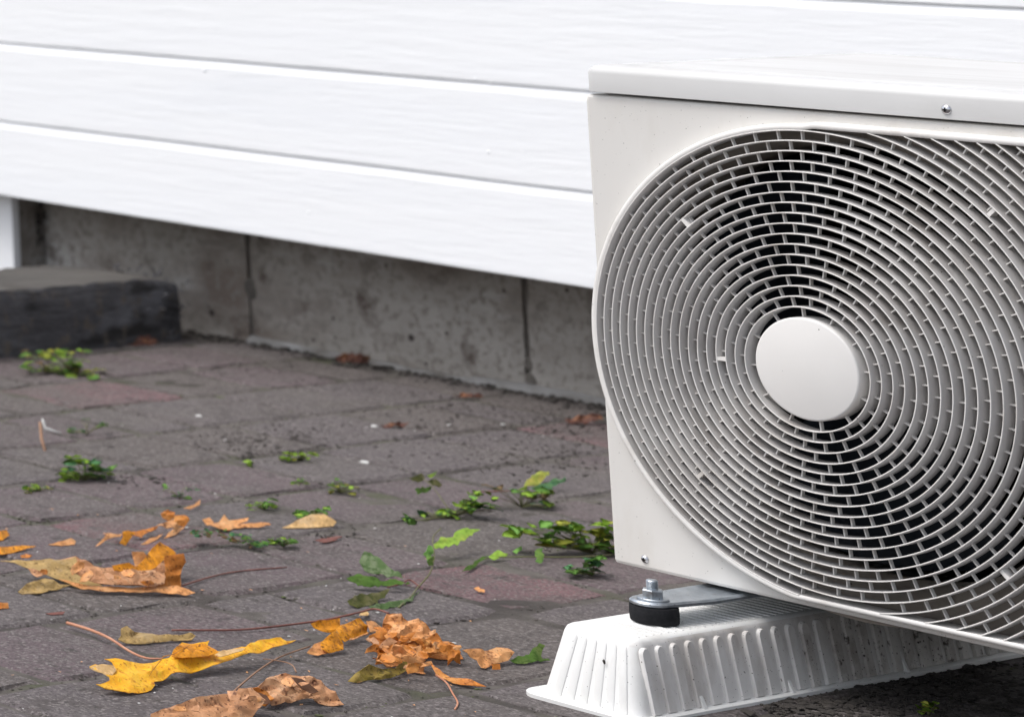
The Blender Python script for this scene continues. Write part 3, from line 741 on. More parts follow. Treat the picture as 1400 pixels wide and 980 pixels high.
def capsule_rib(p0, p1, nrm, w, h):
    """raised rounded strip from p0 (bottom) to p1 (top) on a face of normal nrm"""
    bm = bmesh.new(); d = (p1 - p0).normalized(); s = d.cross(nrm).normalized()
    L_ = (p1 - p0).length; out = []
    for k in range(7): a = math.pi * k / 6; out.append((L_ - w / 2 + w / 2 * math.sin(a), w / 2 * math.cos(a)))
    out += [(0, -w / 2), (0, w / 2)]
    rows_ = []
    for ins, hh in ((0, -.001), (0, h * .55), (.0011, h)):
        cl, cs = L_ / 2, 0; rr = []
        for l, q_ in out:
            l2 = l - (math.copysign(ins, l - L_ * .5)); q2 = q_ - (math.copysign(ins, q_) if abs(q_) > ins else 0)
            rr.append(bm.verts.new(p0 + d * l2 + s * q2 + nrm * hh))
        rows_.append(rr)
    m = len(out)
    for a, b in zip(rows_, rows_[1:]):
        for k in range(m): bm.faces.new((a[k], a[(k + 1) % m], b[(k + 1) % m], b[k]))
    bm.faces.new(rows_[-1]); return bm
nr = Vector((H, 0, BX1 - TX1)).normalized()
y = BY0 + .030; ymax = .62
def side_pt(y, t): return Vector((lerp(BX1, TX1, t), y, lerp(zbase, FT, t)))
while y < ymax:
    obj('rib', shift(capsule_rib(side_pt(y, .0), side_pt(y, .90), nr, .0155, .0038), FL), m_footmud if y > .13 + .03 * math.sin(y * 90) else m_footdirty, foot, smooth=True, auto=40)
    y += .0270
ne = Vector((0, -H, BY0 - TY0)).normalized() * 1
ne = Vector((0, -H, (TY0 - BY0))).normalized()
for k in range(6):
    f = (k + .9) / 6.6
    p0 = Vector((lerp(BX0 + .008, BX1 - .008, f), BY0, zbase)); p1 = Vector((lerp(TX0 + .007, TX1 - .007, f), lerp(BY0, TY0, .90), lerp(zbase, FT, .90)))
    obj('end_rib', shift(capsule_rib(p0, p1, ne, .0095, .0013), FL), m_foot, foot, smooth=True, auto=40)
bm = bmesh.new(); y = TY0 + .016
while y < TY1:
    box(bm, TX0 + .008, TX1 - .008, y, y + .0022, FT - .0006, FT + .0009); y += .0135
tag(obj('top_ridges', shift(bm, FL), m_foot, foot), kind='stuff')
for yy in (-.09, .075, .298, .52):
    bm = bmesh.new(); a = [Vector((BX1 + dx - .002, yy + s * .0025, zbase + dz)) for s in (-1, 1) for dx, dz in ((0, 0), (.010, 0), (-.002, .026))]
    vv = [bm.verts.new(x) for x in a]; bm.faces.new(vv[:3]); bm.faces.new(vv[3:][::-1])
    for i, j in ((0, 1), (1, 2), (2, 0)): bm.faces.new((vv[i], vv[j], vv[j + 3], vv[i + 3]))
    obj('gusset', shift(bm, FL), m_foot, foot)
p = on(1, (BY0 + TY0) / 2 - .001, 826, 904)
bm = bmesh.new(); bmesh.ops.create_icosphere(bm, subdivisions=1, radius=.0024)
for x in bm.verts: x.co = Vector((x.co.x * rnd.uniform(.6, 1.1), x.co.y * .4, x.co.z * rnd.uniform(.8, 1.4)))
o = tag(obj('dirt_fleck', bm, m_crumb), 'black speck of dirt stuck on the white end of the plastic foot', 'dirt speck'); o.location = p

# ------------------------------------------------------------------ fallen leaves
def plane_of(b0, b1, tilt, lift):
    """a leaf plane resting on the ground line b0-b1 (picture points of its lower edge), leaning back by tilt degrees"""
    A, B_ = gp(*b0, G + lift), gp(*b1, G + lift)
    d = (B_ - A); d.z = 0; d.normalize()
    h = Vector((-d.y, d.x, 0))
    if h.dot(A - CAM) < 0: h = -h
    t = math.radians(tilt); up = h * math.cos(t) + Vector((0, 0, 1)) * math.sin(t)
    return A, d, up, d.cross(up).normalized()
def blade(poly, b0, b1, tilt, lift=0.003, amp=0.004, seed=0, step=7.0, curl=0.0, thick=0.0007, freq=55, jag=0.0):
    """a thin curled leaf blade with real thickness; the outline lies on the leaning plane and the surface is crumpled about it"""
    r = random.Random(seed); A, d, up, nrm = plane_of(b0, b1, tilt, lift)
    if nrm.z < 0: nrm = -nrm
    pts = []
    for i, p in enumerate(poly):
        q2 = poly[(i + 1) % len(poly)]; n = max(1, int(math.hypot(q2[0] - p[0], q2[1] - p[1]) / step))
        for k in range(n):
            j = jag if (k or 0) else jag * .4
            pts.append((p[0] + (q2[0] - p[0]) * k / n + r.uniform(-j, j), p[1] + (q2[1] - p[1]) * k / n + r.uniform(-j, j)))
    nb = len(pts)
    us, vs_ = [p[0] for p in pts], [p[1] for p in pts]
    x = min(us)
    while x < max(us):
        y = min(vs_)
        while y < max(vs_):
            pts.append((x + r.uniform(-1, 1), y + r.uniform(-1, 1))); y += step * .55
        x += step
    vo, eo, fo = delaunay_2d_cdt([Vector(p) for p in pts], [], [list(range(nb))], 2, 1e-4)[:3]
    bm = bmesh.new(); vsb = []
    cu = sum(us) / len(us); wu = max(us) - min(us) + 1
    for p in vo:
        dr = ray(p.x, p.y); s = (A - CAM).dot(nrm) / dr.dot(nrm); P = CAM + dr * s
        a_, b__ = (P - A).dot(d), (P - A).dot(up)
        Q = Vector((a_ * .55 + b__ * .25, b__ * 1.15 - a_ * .2, seed * 1.37)) * freq
        n1 = noise.noise(Q); n2 = noise.noise(Q * 2.3 + Vector((0, 7, 0)))
        rid = .5 - 2 * abs(noise.noise(Q * .9 + Vector((5, 0, 0)))); n3 = abs(noise.noise(Q * 1.9 + Vector((0, 0, 9))))
        P = P + nrm * (amp * (n1 * .8 + n2 * .28 + rid * .7 - n3 * .6) + curl * ((p.x - cu) / wu * 2) ** 2)
        if P.z < G + .0012: P.z = G + .0012 + r.uniform(0, .0005)
        vsb.append(bm.verts.new(P))
    for f in fo:
        try: bm.faces.new([vsb[i] for i in f])
        except ValueError: pass
    bmesh.ops.recalc_face_normals(bm, faces=bm.faces)
    bmesh.ops.solidify(bm, geom=bm.faces[:], thickness=thick)
    return bm
def crop(ox, oy, s, pts): return [(ox + x / s, oy + y / s) for x, y in pts]
def leaf(name, label, cat, pieces, group=None, base=None):
    """pieces: (part name, polygon, b0, b1, tilt, lift, amp, material, extra dict); the first gives the leaf's base point"""
    loc = gp(*(base or pieces[0][2])); t = thing(name, label, cat, loc, group)
    for i, (pn, poly, b0, b1, tilt, lift, amp, m, kw) in enumerate(pieces):
        o = obj(pn, shift(blade(poly, b0, b1, tilt, lift, amp, seed=i + int(loc.x * 1000) % 97, **kw), loc), m, t, smooth=True, auto=32)
    return t
def stalk(t, pts, rads, m, name='stalk', heights=None):
    loc = Vector(t.location); bm = bmesh.new()
    hs_ = heights or [0.004] * len(pts)
    P = [gp(u, v, G + h) for (u, v), h in zip(pts, hs_)]
    Q = []
    for i in range(len(P) - 1):                 # smooth the chain a little
        a, b = P[max(i - 1, 0)], P[min(i + 2, len(P) - 1)]
        for k in range(4):
            f = k / 4; Q.append(0.5 * ((2 * P[i]) + (P[i + 1] - a) * f + (2 * a - 5 * P[i] + 4 * P[i + 1] - b) * f * f + (-a + 3 * P[i] - 3 * P[i + 1] + b) * f ** 3))
    Q.append(P[-1])
    rr = [lerp(rads[0], rads[1], i / (len(Q) - 1)) for i in range(len(Q))]
    tube(bm, Q, rr, 7); return obj(name, shift(bm, loc), m, t, smooth=True)
GL = 'fallen autumn leaves on the paving'

# bright yellow maple leaf
c1 = lambda pts: crop(100, 820, 4.375, pts)
yl = c1([(95,405),(130,388),(245,388),(232,370),(190,347),(250,352),(320,368),(430,366),(530,345),(575,340),(592,325),(600,300),(650,252),(720,262),(790,262),(810,252),(800,278),(850,300),(940,290),(1030,287),(1060,262),(1110,245),(1170,232),(1238,220),(1280,238),(1335,238),(1270,255),(1180,290),(1100,315),(1000,342),(920,360),(860,388),(790,397),(700,412),(640,434),(590,432),(540,465),(482,490),(490,507),(470,530),(420,547),(330,558),(310,550),(240,547),(248,535),(190,522),(135,510),(190,490),(220,478),(215,465),(170,440)])
t = leaf('maple_leaf', 'bright yellow maple leaf with long pink stalk lying in the foreground', 'leaf',
         [('blade', yl, (150, 944), (345, 915), 24, .007, .0052, m_yel, dict(step=5, freq=40)),
          ('lobe', c1([(596,312),(602,300),(650,253),(720,263),(790,263),(850,300),(872,318),(760,340),(660,348),(592,332)]), (232, 925), (300, 918), 27, .011, .0030, m_yelor, dict(step=4, freq=60)),
          ('pale_tip', c1([(96,405),(130,389),(244,389),(262,412),(222,460),(172,439)]), (125, 942), (170, 936), 26, .010, .0025, m_cream, dict(step=4, freq=60)),
          ('pale_fold', c1([(850,322),(900,296),(1028,288),(1010,306),(930,330),(880,340)]), (300, 921), (345, 914), 26, .011, .0020, m_cream, dict(step=4, freq=60))], GL)
stalk(t, [(92, 851), (122, 860), (150, 872), (178, 890), (200, 899), (222, 900)], (.0022, .0012), m_stalkp, heights=[.006, .008, .010, .012, .015, .017])
def vein(t, pts, lift, b0, b1, tilt, r0=.0006):
    A, d, up, nrm = plane_of(b0, b1, tilt, lift); 
    if nrm.z < 0: nrm = -nrm
    P = []
    for u, v in pts:
        dr = ray(u, v); P.append(CAM + dr * ((A - CAM).dot(nrm) / dr.dot(nrm)) + nrm * .0035)
    bm = bmesh.new(); tube(bm, P, [lerp(r0, r0 * .35, i / (len(P) - 1)) for i in range(len(P))], 5)
    obj('vein', shift(bm, Vector(t.location)), m_vein, t, smooth=True)
for vp in ([(222, 900), (236, 897), (250, 889), (262, 883)], [(222, 901), (214, 911), (207, 920), (203, 927)]):
    vein(t, vp, .0095, (150, 944), (345, 915), 24)
def flakes(t, spots, n, mats, seed, size=(7, 15), lift=(.004, .012)):
    """torn, curled bits standing up from a crumpled leaf"""
    r = random.Random(seed)
    for i in range(n):
        u, v, su, sv, vb = r.choice(spots); u += r.uniform(-su, su); v += r.uniform(-sv, sv)
        k = r.randint(5, 7); a0 = r.uniform(0, 6.28); sx = r.uniform(*size); sy = sx * r.uniform(.35, .7); rot = r.uniform(-.6, .6); pl_ = []
        for q_ in range(k):
            a = a0 + q_ * 6.283 / k; rr = r.uniform(.55, 1.1); x, y = math.cos(a) * sx * rr, math.sin(a) * sy * rr
            pl_.append((u + x * math.cos(rot) - y * math.sin(rot), v + x * math.sin(rot) + y * math.cos(rot)))
        try: bmf = blade(pl_, (u - 8, vb), (u + 8, vb + r.uniform(-4, 4)), r.uniform(25, 65), r.uniform(*lift), .0035, seed=i, step=4, freq=80)
        except Exception: continue
        obj('flake', shift(bmf, Vector(t.location)), r.choice(mats), t, smooth=True, auto=32)

# small rolled tan leaf behind the yellow one
leaf('rolled_leaf', 'small rolled tan leaf lying just behind the bright yellow leaf', 'leaf',
     [('blade', c1([(268,238),(290,205),(285,172),(320,155),(350,182),(370,190),(450,195),(520,207),(640,203),(700,195),(732,215),(715,245),(650,247),(580,242),(480,262),(400,277),(370,270),(300,252)]), (165, 880), (262, 874), 42, .002, .0035, m_tan, dict(step=5, freq=70))], GL)

# brown crumpled leaf at the bottom edge
c3 = lambda pts: crop(300, 700, 3.182, pts)
t = leaf('crumpled_leaf', 'pale brown crumpled leaf at the bottom edge of the view with thin forked stalk', 'leaf',
     [('lobe', [(206,976),(228,968),(260,957),(294,950),(322,944),(345,938),(353,948),(364,958),(352,970),(343,984),(330,996),(204,996)], (215, 990), (345, 985), 34, .003, .0060, m_brown, dict(step=6, freq=50)),
      ('lobe', [(318,946),(336,940),(353,938),(366,944),(374,955),(366,964),(352,962),(336,958),(322,954)], (325, 968), (372, 964), 58, .004, .0075, m_oran, dict(step=5, freq=75)),
      ('lobe', [(352,938),(363,930),(371,921),(391,917),(407,920),(438,931),(454,940),(463,950),(471,961),(460,964),(438,961),(422,953),(410,955),(394,960),(372,963),(358,954)], (356, 966), (466, 966), 38, .002, .0085, m_brown, dict(step=5, freq=60))], GL, base=(345, 985))
flakes(t, [(420, 938, 30, 8, 966), (345, 952, 24, 7, 976), (270, 968, 40, 6, 992)], 11, [m_brown, m_pale, m_brown, m_brown], 4)
for pl_ in ([(398,926),(412,928),(424,936),(436,944),(428,947),(412,941)], [(352,946),(364,950),(372,960),(362,962),(350,955)], [(300,962),(318,958),(330,964),(312,972)]):  # dark pieces laid on as the shade in the leaf's folds and gaps
    obj('fold_shade', shift(blade(pl_, (pl_[0][0], 967), (pl_[0][0] + 60, 966), 44, .006, .003, seed=3, step=4), Vector(t.location)), m_fold_shade, t, smooth=True, auto=32)
stalk(t, [(318, 946), (336, 930), (356, 914), (384, 897), (424, 883)], (.0012, .0009), m_stalkb, heights=[.014, .012, .010, .008, .006])
stalk(t, [(360, 900), (388, 904), (400, 909), (405, 918)], (.0006, .0009), m_stalkb, heights=[.010, .010, .012, .015])

# crumpled rust coloured leaf in the middle
c4 = lambda pts: crop(400, 800, 4.375, pts)
mid = [('lobe', c4([(545,205),(560,176),(622,169),(665,206),(770,214),(812,251),(860,296),(905,331),(982,361),(1004,400),(1018,450),(930,468),(800,425),(800,500),(742,505),(702,472),(560,488),(492,460),(520,400),(500,350),(456,302),(540,264)]), (512, 899), (625, 899), 40, .002, .0075, m_oran, dict(step=5, freq=80)),
       ('lobe', c4([(105,230),(160,212),(282,195),(287,240),(265,262),(235,285),(180,277),(130,255)]), (424, 870), (465, 868), 50, .008, .0035, m_yelor, dict(step=5)),
       ('lobe', c4([(262,262),(290,235),(400,195),(450,240),(462,285),(340,322),(312,338),(280,310)]), (460, 880), (505, 872), 45, .006, .0040, m_yelor, dict(step=5)),
       ('lobe', c4([(230,285),(262,262),(285,300),(312,340),(300,382),(220,405),(170,385),(172,340)]), (440, 894), (470, 890), 48, .004, .0040, m_yelor, dict(step=5)),
       ('lobe', c4([(85,400),(130,350),(172,338),(172,385),(215,405),(150,422)]), (420, 897), (450, 894), 38, .002, .0030, m_pale, dict(step=5)),
       ('lobe', c4([(440,215),(472,214),(532,245),(500,275),(455,290),(340,327),(345,312),(462,285)]), (480, 880), (520, 872), 40, .006, .0040, m_pale, dict(step=5)),
       ('lobe', c4([(555,205),(560,175),(622,168),(665,205),(770,215),(812,250),(855,270),(860,300),(780,330),(700,322),(640,305),(600,285),(560,262),(600,240)]), (520, 904), (600, 904), 38, .006, .0085, m_pale, dict(step=5, freq=85)),
       ('lobe', c4([(640,300),(780,320),(860,292),(905,330),(982,360),(1002,400),(1018,450),(962,440),(932,470),(925,400),(850,405),(790,385),(750,345)]), (560, 905), (630, 905), 40, .006, .0085, m_oran, dict(step=5, freq=85)),
       ('lobe', c4([(455,300),(540,270),(612,330),(600,400),(590,460),(500,462),(520,400),(500,350)]), (510, 905), (535, 905), 48, .007, .0065, m_oran, dict(step=5, freq=80)),
       ('lobe', c4([(600,340),(690,345),(770,362),(782,440),(806,522),(742,507),(702,470),(640,482),(560,490),(490,462),(590,420)]), (515, 915), (580, 916), 40, .006, .0080, m_pale, dict(step=5, freq=75)),
       ('lobe', c4([(690,350),(740,348),(790,440),(762,462),(735,430),(700,400)]), (560, 905), (580, 905), 55, .010, .0060, m_oran, dict(step=5, freq=85)),
       ('lobe', c4([(330,572),(380,522),(450,475),(520,492),(620,490),(650,450),(690,452),(697,500),(620,542),(540,560),(460,557),(390,587)]), (478, 932), (556, 922), 46, .003, .0060, m_olive, dict(step=5, freq=60)),
       ('lobe', c4([(820,455),(880,500),(950,540),(1040,555),(1160,600),(1050,602),(1010,617),(940,572),(862,532)]), (600, 930), (662, 938), 38, .002, .0035, m_oran, dict(step=5))]
t = leaf('crumpled_leaf', 'large crumpled rust orange leaf with torn lobes and a long dark red stalk', 'leaf', mid, GL, base=(560, 918))
flakes(t, [(545, 868, 40, 14, 908), (590, 880, 40, 16, 910), (550, 900, 36, 12, 922), (520, 880, 14, 14, 908)], 26, [m_oran, m_oran, m_pale, m_oran, m_brown], 8)
stalk(t, [(235, 861), (280, 861), (335, 860), (400, 853), (450, 846), (490, 837), (512, 832), (532, 838)], (.0014, .0012), m_stalk, heights=[.003, .003, .003, .004, .008, .014, .018, .018])
stalk(t, [(596, 922), (610, 932), (619, 947), (626, 960), (622, 969)], (.0011, .0011), m_stalkp, heights=[.008, .010, .007, .003, .0015])
leaf('leaf_scrap', 'small orange leaf scrap with scalloped edge right of the big rust leaf', 'leaf',
     [('blade', c4([(1010,395),(1100,380),(1150,387),(1220,370),(1290,380),(1315,412),(1290,450),(1240,462),(1200,470),(1160,502),(1130,490),(1100,450),(1060,430)]), (655, 912), (694, 906), 42, .003, .004, m_pale, dict(step=5, curl=.003)),
      ('curled_tip', c4([(1192,470),(1240,465),(1242,505),(1195,507)]), (673, 915), (684, 915), 70, .001, .002, m_oran, dict(step=5))], GL)
leaf('leaf_scrap', 'pale crumb of leaf under the dark red stalk beside the toothed plant', 'leaf', [('blade', c4([(398,180),(410,158),(440,150),(458,170),(450,182)]), (492, 841), (503, 841), 35, .002, .001, m_cream, dict(step=4))], GL)

# big curled leaf at the left
c5 = lambda pts: crop(0, 660, 3.064, pts)
big = [('lobe', c5([(120,327),(230,324),(318,308),(420,345),(560,352),(690,310),(768,298),(774,330),(757,380),(760,440),(690,452),(480,440),(300,418),(245,402),(172,377)]), (60, 792), (260, 796), 38, .004, .0060, m_brown, dict(step=6, freq=50)),
       ('lobe', c5([(0,320),(110,325),(230,322),(318,305),(327,335),(292,352),(300,372),(392,402),(442,432),(330,440),(252,412),(172,377),(160,365),(100,352)]), (10, 785), (130, 795), 30, .010, .0050, m_tan, dict(step=6, freq=45)),
       ('lobe', c5([(75,455),(112,420),(190,398),(240,420),(292,435),(240,447),(170,465),(100,472)]), (28, 812), (92, 806), 34, .002, .0050, m_tan, dict(step=5, freq=60)),
       ('lobe', c5([(300,347),(400,342),(482,370),(640,368),(690,375),(687,422),(640,437),(540,427),(470,432),(400,417),(330,390)]), (100, 800), (220, 802), 42, .012, .0060, m_brown, dict(step=6, freq=48)),
       ('lobe', c5([(245,405),(350,423),(480,438),(640,433),(740,433),(820,455),(780,466),(690,461),(560,457),(440,457),(340,442)]), (90, 808), (265, 812), 24, .005, .0035, m_pale, dict(step=5, freq=50)),
       ('lobe', c5([(640,437),(692,372),(690,305),(770,295),(776,330),(757,380),(762,432),(700,437)]), (205, 806), (252, 804), 66, .005, .0045, m_oran, dict(step=6, freq=45)),
       ('lobe', c5([(553,287),(600,288),(622,312),(600,340),(570,352)]), (180, 780), (205, 780), 60, .012, .0030, m_pale, dict(step=5)),
       ('lobe', c5([(470,345),(540,332),(578,352),(640,372),(560,374),(480,366)]), (152, 785), (205, 785), 55, .012, .0030, m_yelor, dict(step=5)),
       ('lobe', c5([(570,352),(600,322),(640,270),(670,245),(722,280),(738,296),(682,325),(652,355),(602,377)]), (190, 782), (225, 778), 46, .022, .0022, m_yelor, dict(step=6))]
t = leaf('curled_leaf', 'big curled brown and tan maple leaf with golden upturned lobe and dark stalk', 'leaf', big, GL, base=(150, 810))
flakes(t, [(150, 790, 60, 8, 806), (215, 790, 26, 10, 806), (80, 780, 40, 5, 800)], 12, [m_brown, m_pale, m_brown, m_oran], 12, lift=(.008, .016))
stalk(t, [(250, 800), (275, 792), (305, 784), (340, 779), (392, 775)], (.0013, .0009), m_stalk, heights=[.006, .005, .004, .003, .003])

c6 = lambda pts: crop(300, 480, 3.77, pts)
leaf('folded_leaf', 'cream coloured folded leaf lying against a green weed tuft', 'leaf', [('blade', c6([(325,905),(400,870),(470,842),(540,838),(605,875),(590,895),(540,905),(440,912),(360,910)]), (390, 722), (455, 720), 36, .002, .0030, m_cream, dict(step=5, curl=-.002))], GL)
c7 = lambda pts: crop(130, 680, 4.0, pts)
leaf('jagged_leaf', 'pale orange jagged leaf lying flat between the moss strip and the cream leaf', 'leaf', [('blade', c7([(585,125),(625,105),(652,132),(680,130),(705,95),(732,120),(840,115),(832,130),(782,147),(950,137),(965,147),(900,162),(762,165),(740,182),(690,175),(610,155)]), (280, 724), (370, 720), 26, .003, .0035, m_pale, dict(step=5))], GL)
leaf('shrivelled_leaf', 'shrivelled reddish brown leaf tangled in a green sprig left of the moss strip', 'leaf',
     [('lobe', c7([(360,87),(400,62),(440,78),(430,110),(400,130),(370,107)]), (220, 712), (240, 712), 55, .006, .005, m_oran, dict(step=4, freq=90)),
      ('lobe', c7([(440,95),(490,95),(515,122),(490,160),(440,150),(430,118)]), (238, 722), (258, 722), 55, .004, .005, m_oran, dict(step=4, freq=90)),
      ('lobe', c7([(400,128),(430,118),(442,150),(490,162),(440,202),(380,226),(400,196),(432,170),(380,162),(332,160),(370,140)]), (226, 736), (252, 730), 40, .002, .004, m_pale, dict(step=4, freq=80))], GL)
leaf('curled_strip_leaf', 'thin arched rusty leaf strip behind the big curled leaf', 'leaf',
     [('lobe', c7([(0,268),(50,217),(62,195),(152,195),(140,213),(62,230),(22,262)]), (132, 746), (165, 740), 40, .003, .0030, m_pale, dict(step=4)),
      ('lobe', c7([(150,190),(182,180),(222,192),(200,215),(167,262),(132,250),(152,215)]), (165, 746), (178, 746), 52, .003, .0030, m_yelor, dict(step=4)),
      ('lobe', c7([(190,190),(230,185),(310,165),(345,160),(330,175),(262,205),(250,222),(215,215)]), (180, 738), (215, 733), 30, .004, .0030, m_oran, dict(step=4))], GL)
leaf('leaf_sliver', 'pale pink leaf sliver between the arched rusty strip and the shrivelled leaf', 'leaf', [('blade', c7([(250,257),(300,225),(370,200),(342,227),(282,257)]), (195, 745), (222, 736), 26, .002, .0015, m_pale, dict(step=4))], GL)
leaf('leaf_sliver', 'small pale orange leaf sliver standing above the shrivelled leaf', 'leaf', [('blade', c7([(485,60),(540,40),(575,12),(572,40),(520,66)]), (252, 697), (272, 690), 34, .004, .0015, m_pale, dict(step=4))], GL)
leaf('yellow_leaf', 'golden leaf cut off by the left edge, lower of two, its tip pale', 'leaf', [('blade', [(-22,750),(15,746),(50,745),(30,752),(5,758),(-22,760)], (-10, 758), (30, 753), 26, .003, .002, m_yelor, dict(step=5))], GL)
leaf('yellow_leaf', 'golden leaf scrap at the left edge, upper of two', 'leaf', [('blade', [(-18,727),(9,724),(13,731),(4,738),(-18,740)], (-8, 740), (8, 737), 36, .003, .002, m_yelor, dict(step=5))], GL)
leaf('leaf_scrap', 'narrow orange pink leaf scrap just above the big curled leaf', 'leaf', [('blade', [(66,744),(90,738),(97,736),(104,739),(102,744),(84,746)], (70, 746), (102, 744), 34, .002, .0015, m_pale, dict(step=4))], GL)
leaf('leaf_scrap', 'rusty leaf scrap at the left edge below the big curled leaf', 'leaf', [('blade', [(-15,822),(11,824),(12,831),(-15,834)], (-10, 834), (10, 831), 40, .002, .002, m_oran, dict(step=4))], GL)
leaf('leaf_scrap', 'tiny orange leaf flake above the tan tip of the big curled leaf', 'leaf', [('blade', [(28,760),(36,757),(44,759),(40,763),(30,763)], (30, 763), (42, 762), 20, .001, .001, m_oran, dict(step=4))], GL)
leaf('leaf_scrap', 'thin dark brown leaf flake below the big curled leaf', 'leaf', [('blade', [(62,839),(76,837),(89,836),(86,840),(74,841)], (64, 841), (88, 840), 18, .001, .001, m_stalk, dict(step=4))], GL)
leaf('leaf_scrap', 'dark red brown leaf flake right of the moss strip', 'leaf', [('blade', [(430,739),(445,736),(462,733),(468,734),(455,741),(445,743)], (432, 743), (466, 738), 26, .001, .003, m_stalk, dict(step=4))], GL)
leaf('leaf_scrap', 'tiny pale orange leaf crumb on the reddish paver', 'leaf', [('blade', [(648,803),(654,801),(657,804),(663,806),(663,810),(655,809)], (650, 809), (662, 810), 26, .001, .001, m_pale, dict(step=3))], GL)
for (pl_, lb) in (([(458,490),(470,483),(490,484),(512,492),(500,496),(470,495)], 'reddish brown dead leaf against the foot of the concrete foundation'),
                  ([(618,540),(635,536),(656,536),(662,540),(640,544)], 'dark red dead leaf on the paving near the right foundation joint'),
                  ([(772,573),(800,568),(824,566),(824,575),(800,579),(780,578)], 'dark reddish leaf litter by the air conditioner on the shaded paving'),
                  ([(130,471),(150,458),(168,449),(182,452),(205,458),(218,468),(190,472)], 'rusty dead leaf tucked under the end of the dark timber sleeper'),
                  ([(520,580),(545,575),(560,577),(552,583),(530,585)], 'brown leaf flake beside a white chip on the shaded paving')):
    lo_ = max(p[1] for p in pl_)
    leaf('dead_leaf', lb, 'leaf', [('blade', pl_, (min(p[0] for p in pl_), lo_), (max(p[0] for p in pl_), lo_), 30, .002, .0085, m_litter, dict(step=4, freq=70, jag=1.5))], GL)
bm = bmesh.new(); rr_ = random.Random(31)
for _ in range(46):
    u, v = rr_.uniform(0, 760), rr_.uniform(690, 980); p = gp(u, v, G + .0022); s = rr_.uniform(.001, .0026); a = rr_.uniform(0, 6.28)
    vv = [bm.verts.new(p + Vector((math.cos(a + k * 1.57) * s * (1.6 if k % 2 else .8), math.sin(a + k * 1.57) * s * (1.6 if k % 2 else .8), rr_.uniform(0, .0012)))) for k in range(4)]
    bm.faces.new(vv)
tag(obj('leaf_flakes', bm, m_pale), 'tiny pale leaf flakes scattered over the nearer paving', 'leaf flakes', kind='stuff')

# a broken twig end with pale tip at the left
t = thing('broken_twig', 'short reddish twig with torn white tip standing on the paving at the left', 'twig', gp(60, 612))
bm = bmesh.new(); a = gp(62, 617); up = gp(57, 600, G + .012); top = on(1, up.y + .01, 55, 577)
tube(bm, [a, up, top], [.0022, .0026, .0022], 6); obj('twig', shift(bm, Vector(t.location)), m_stalkb, t, smooth=True)
bm = bmesh.new(); b_ = on(1, top.y, 62, 585); c_ = on(1, top.y, 58, 572); d_ = on(1, top.y, 66, 580)
tube(bm, [c_, (c_ + b_) / 2, b_, on(1, top.y + .01, 84, 592)], [.0012, .0026, .0028, .0008], 6); obj('torn_tip', shift(bm, Vector(t.location)), m_pebble, t, smooth=True)

# ------------------------------------------------------------------ weeds
def leaflet_mesh(name, L_, W_, teeth, fold, droop, m):
    bm = bmesh.new(); n = 6; mid = []; lf = []; rt = []
    for i in range(n + 1):
        f = i / n; y = L_ * f; wd = W_ * math.sin(math.pi * min(f * 1.02, 1) ** .8) * .5 + .0002
        if teeth and i % 2 and i < n: wd *= 1.22
        z = -droop * L_ * f * f
        mid.append(bm.verts.new((0, y, z))); lf.append(bm.verts.new((-wd, y + (teeth * .08 * L_ if i % 2 else 0), z + fold * wd))); rt.append(bm.verts.new((wd, y + (teeth * .08 * L_ if i % 2 else 0), z + fold * wd)))
    for i in range(n):
        bm.faces.new((lf[i], mid[i], mid[i + 1], lf[i + 1])); bm.faces.new((mid[i], rt[i], rt[i + 1], mid[i + 1]))
    bmesh.ops.solidify(bm, geom=bm.faces[:], thickness=.0004)
    me = bpy.data.meshes.new(name); bm.to_mesh(me); bm.free(); me.materials.append(m)
    me.polygons.foreach_set('use_smooth', [True] * len(me.polygons)); return me
LM = {}
for gi, m in enumerate(m_gr):
    for vi, (a, b, te, fo, dr) in enumerate(((1, .58, 1, .18, .2), (1, .74, 1, .12, .3), (1, .42, 0, .2, .25))):
        LM[gi, vi] = leaflet_mesh('leaflet', a, b, te, fo, dr, m)
vw = ray(400, 650); vw.z = 0; vw.normalize(); rt_ = Vector((vw.y, -vw.x, 0))
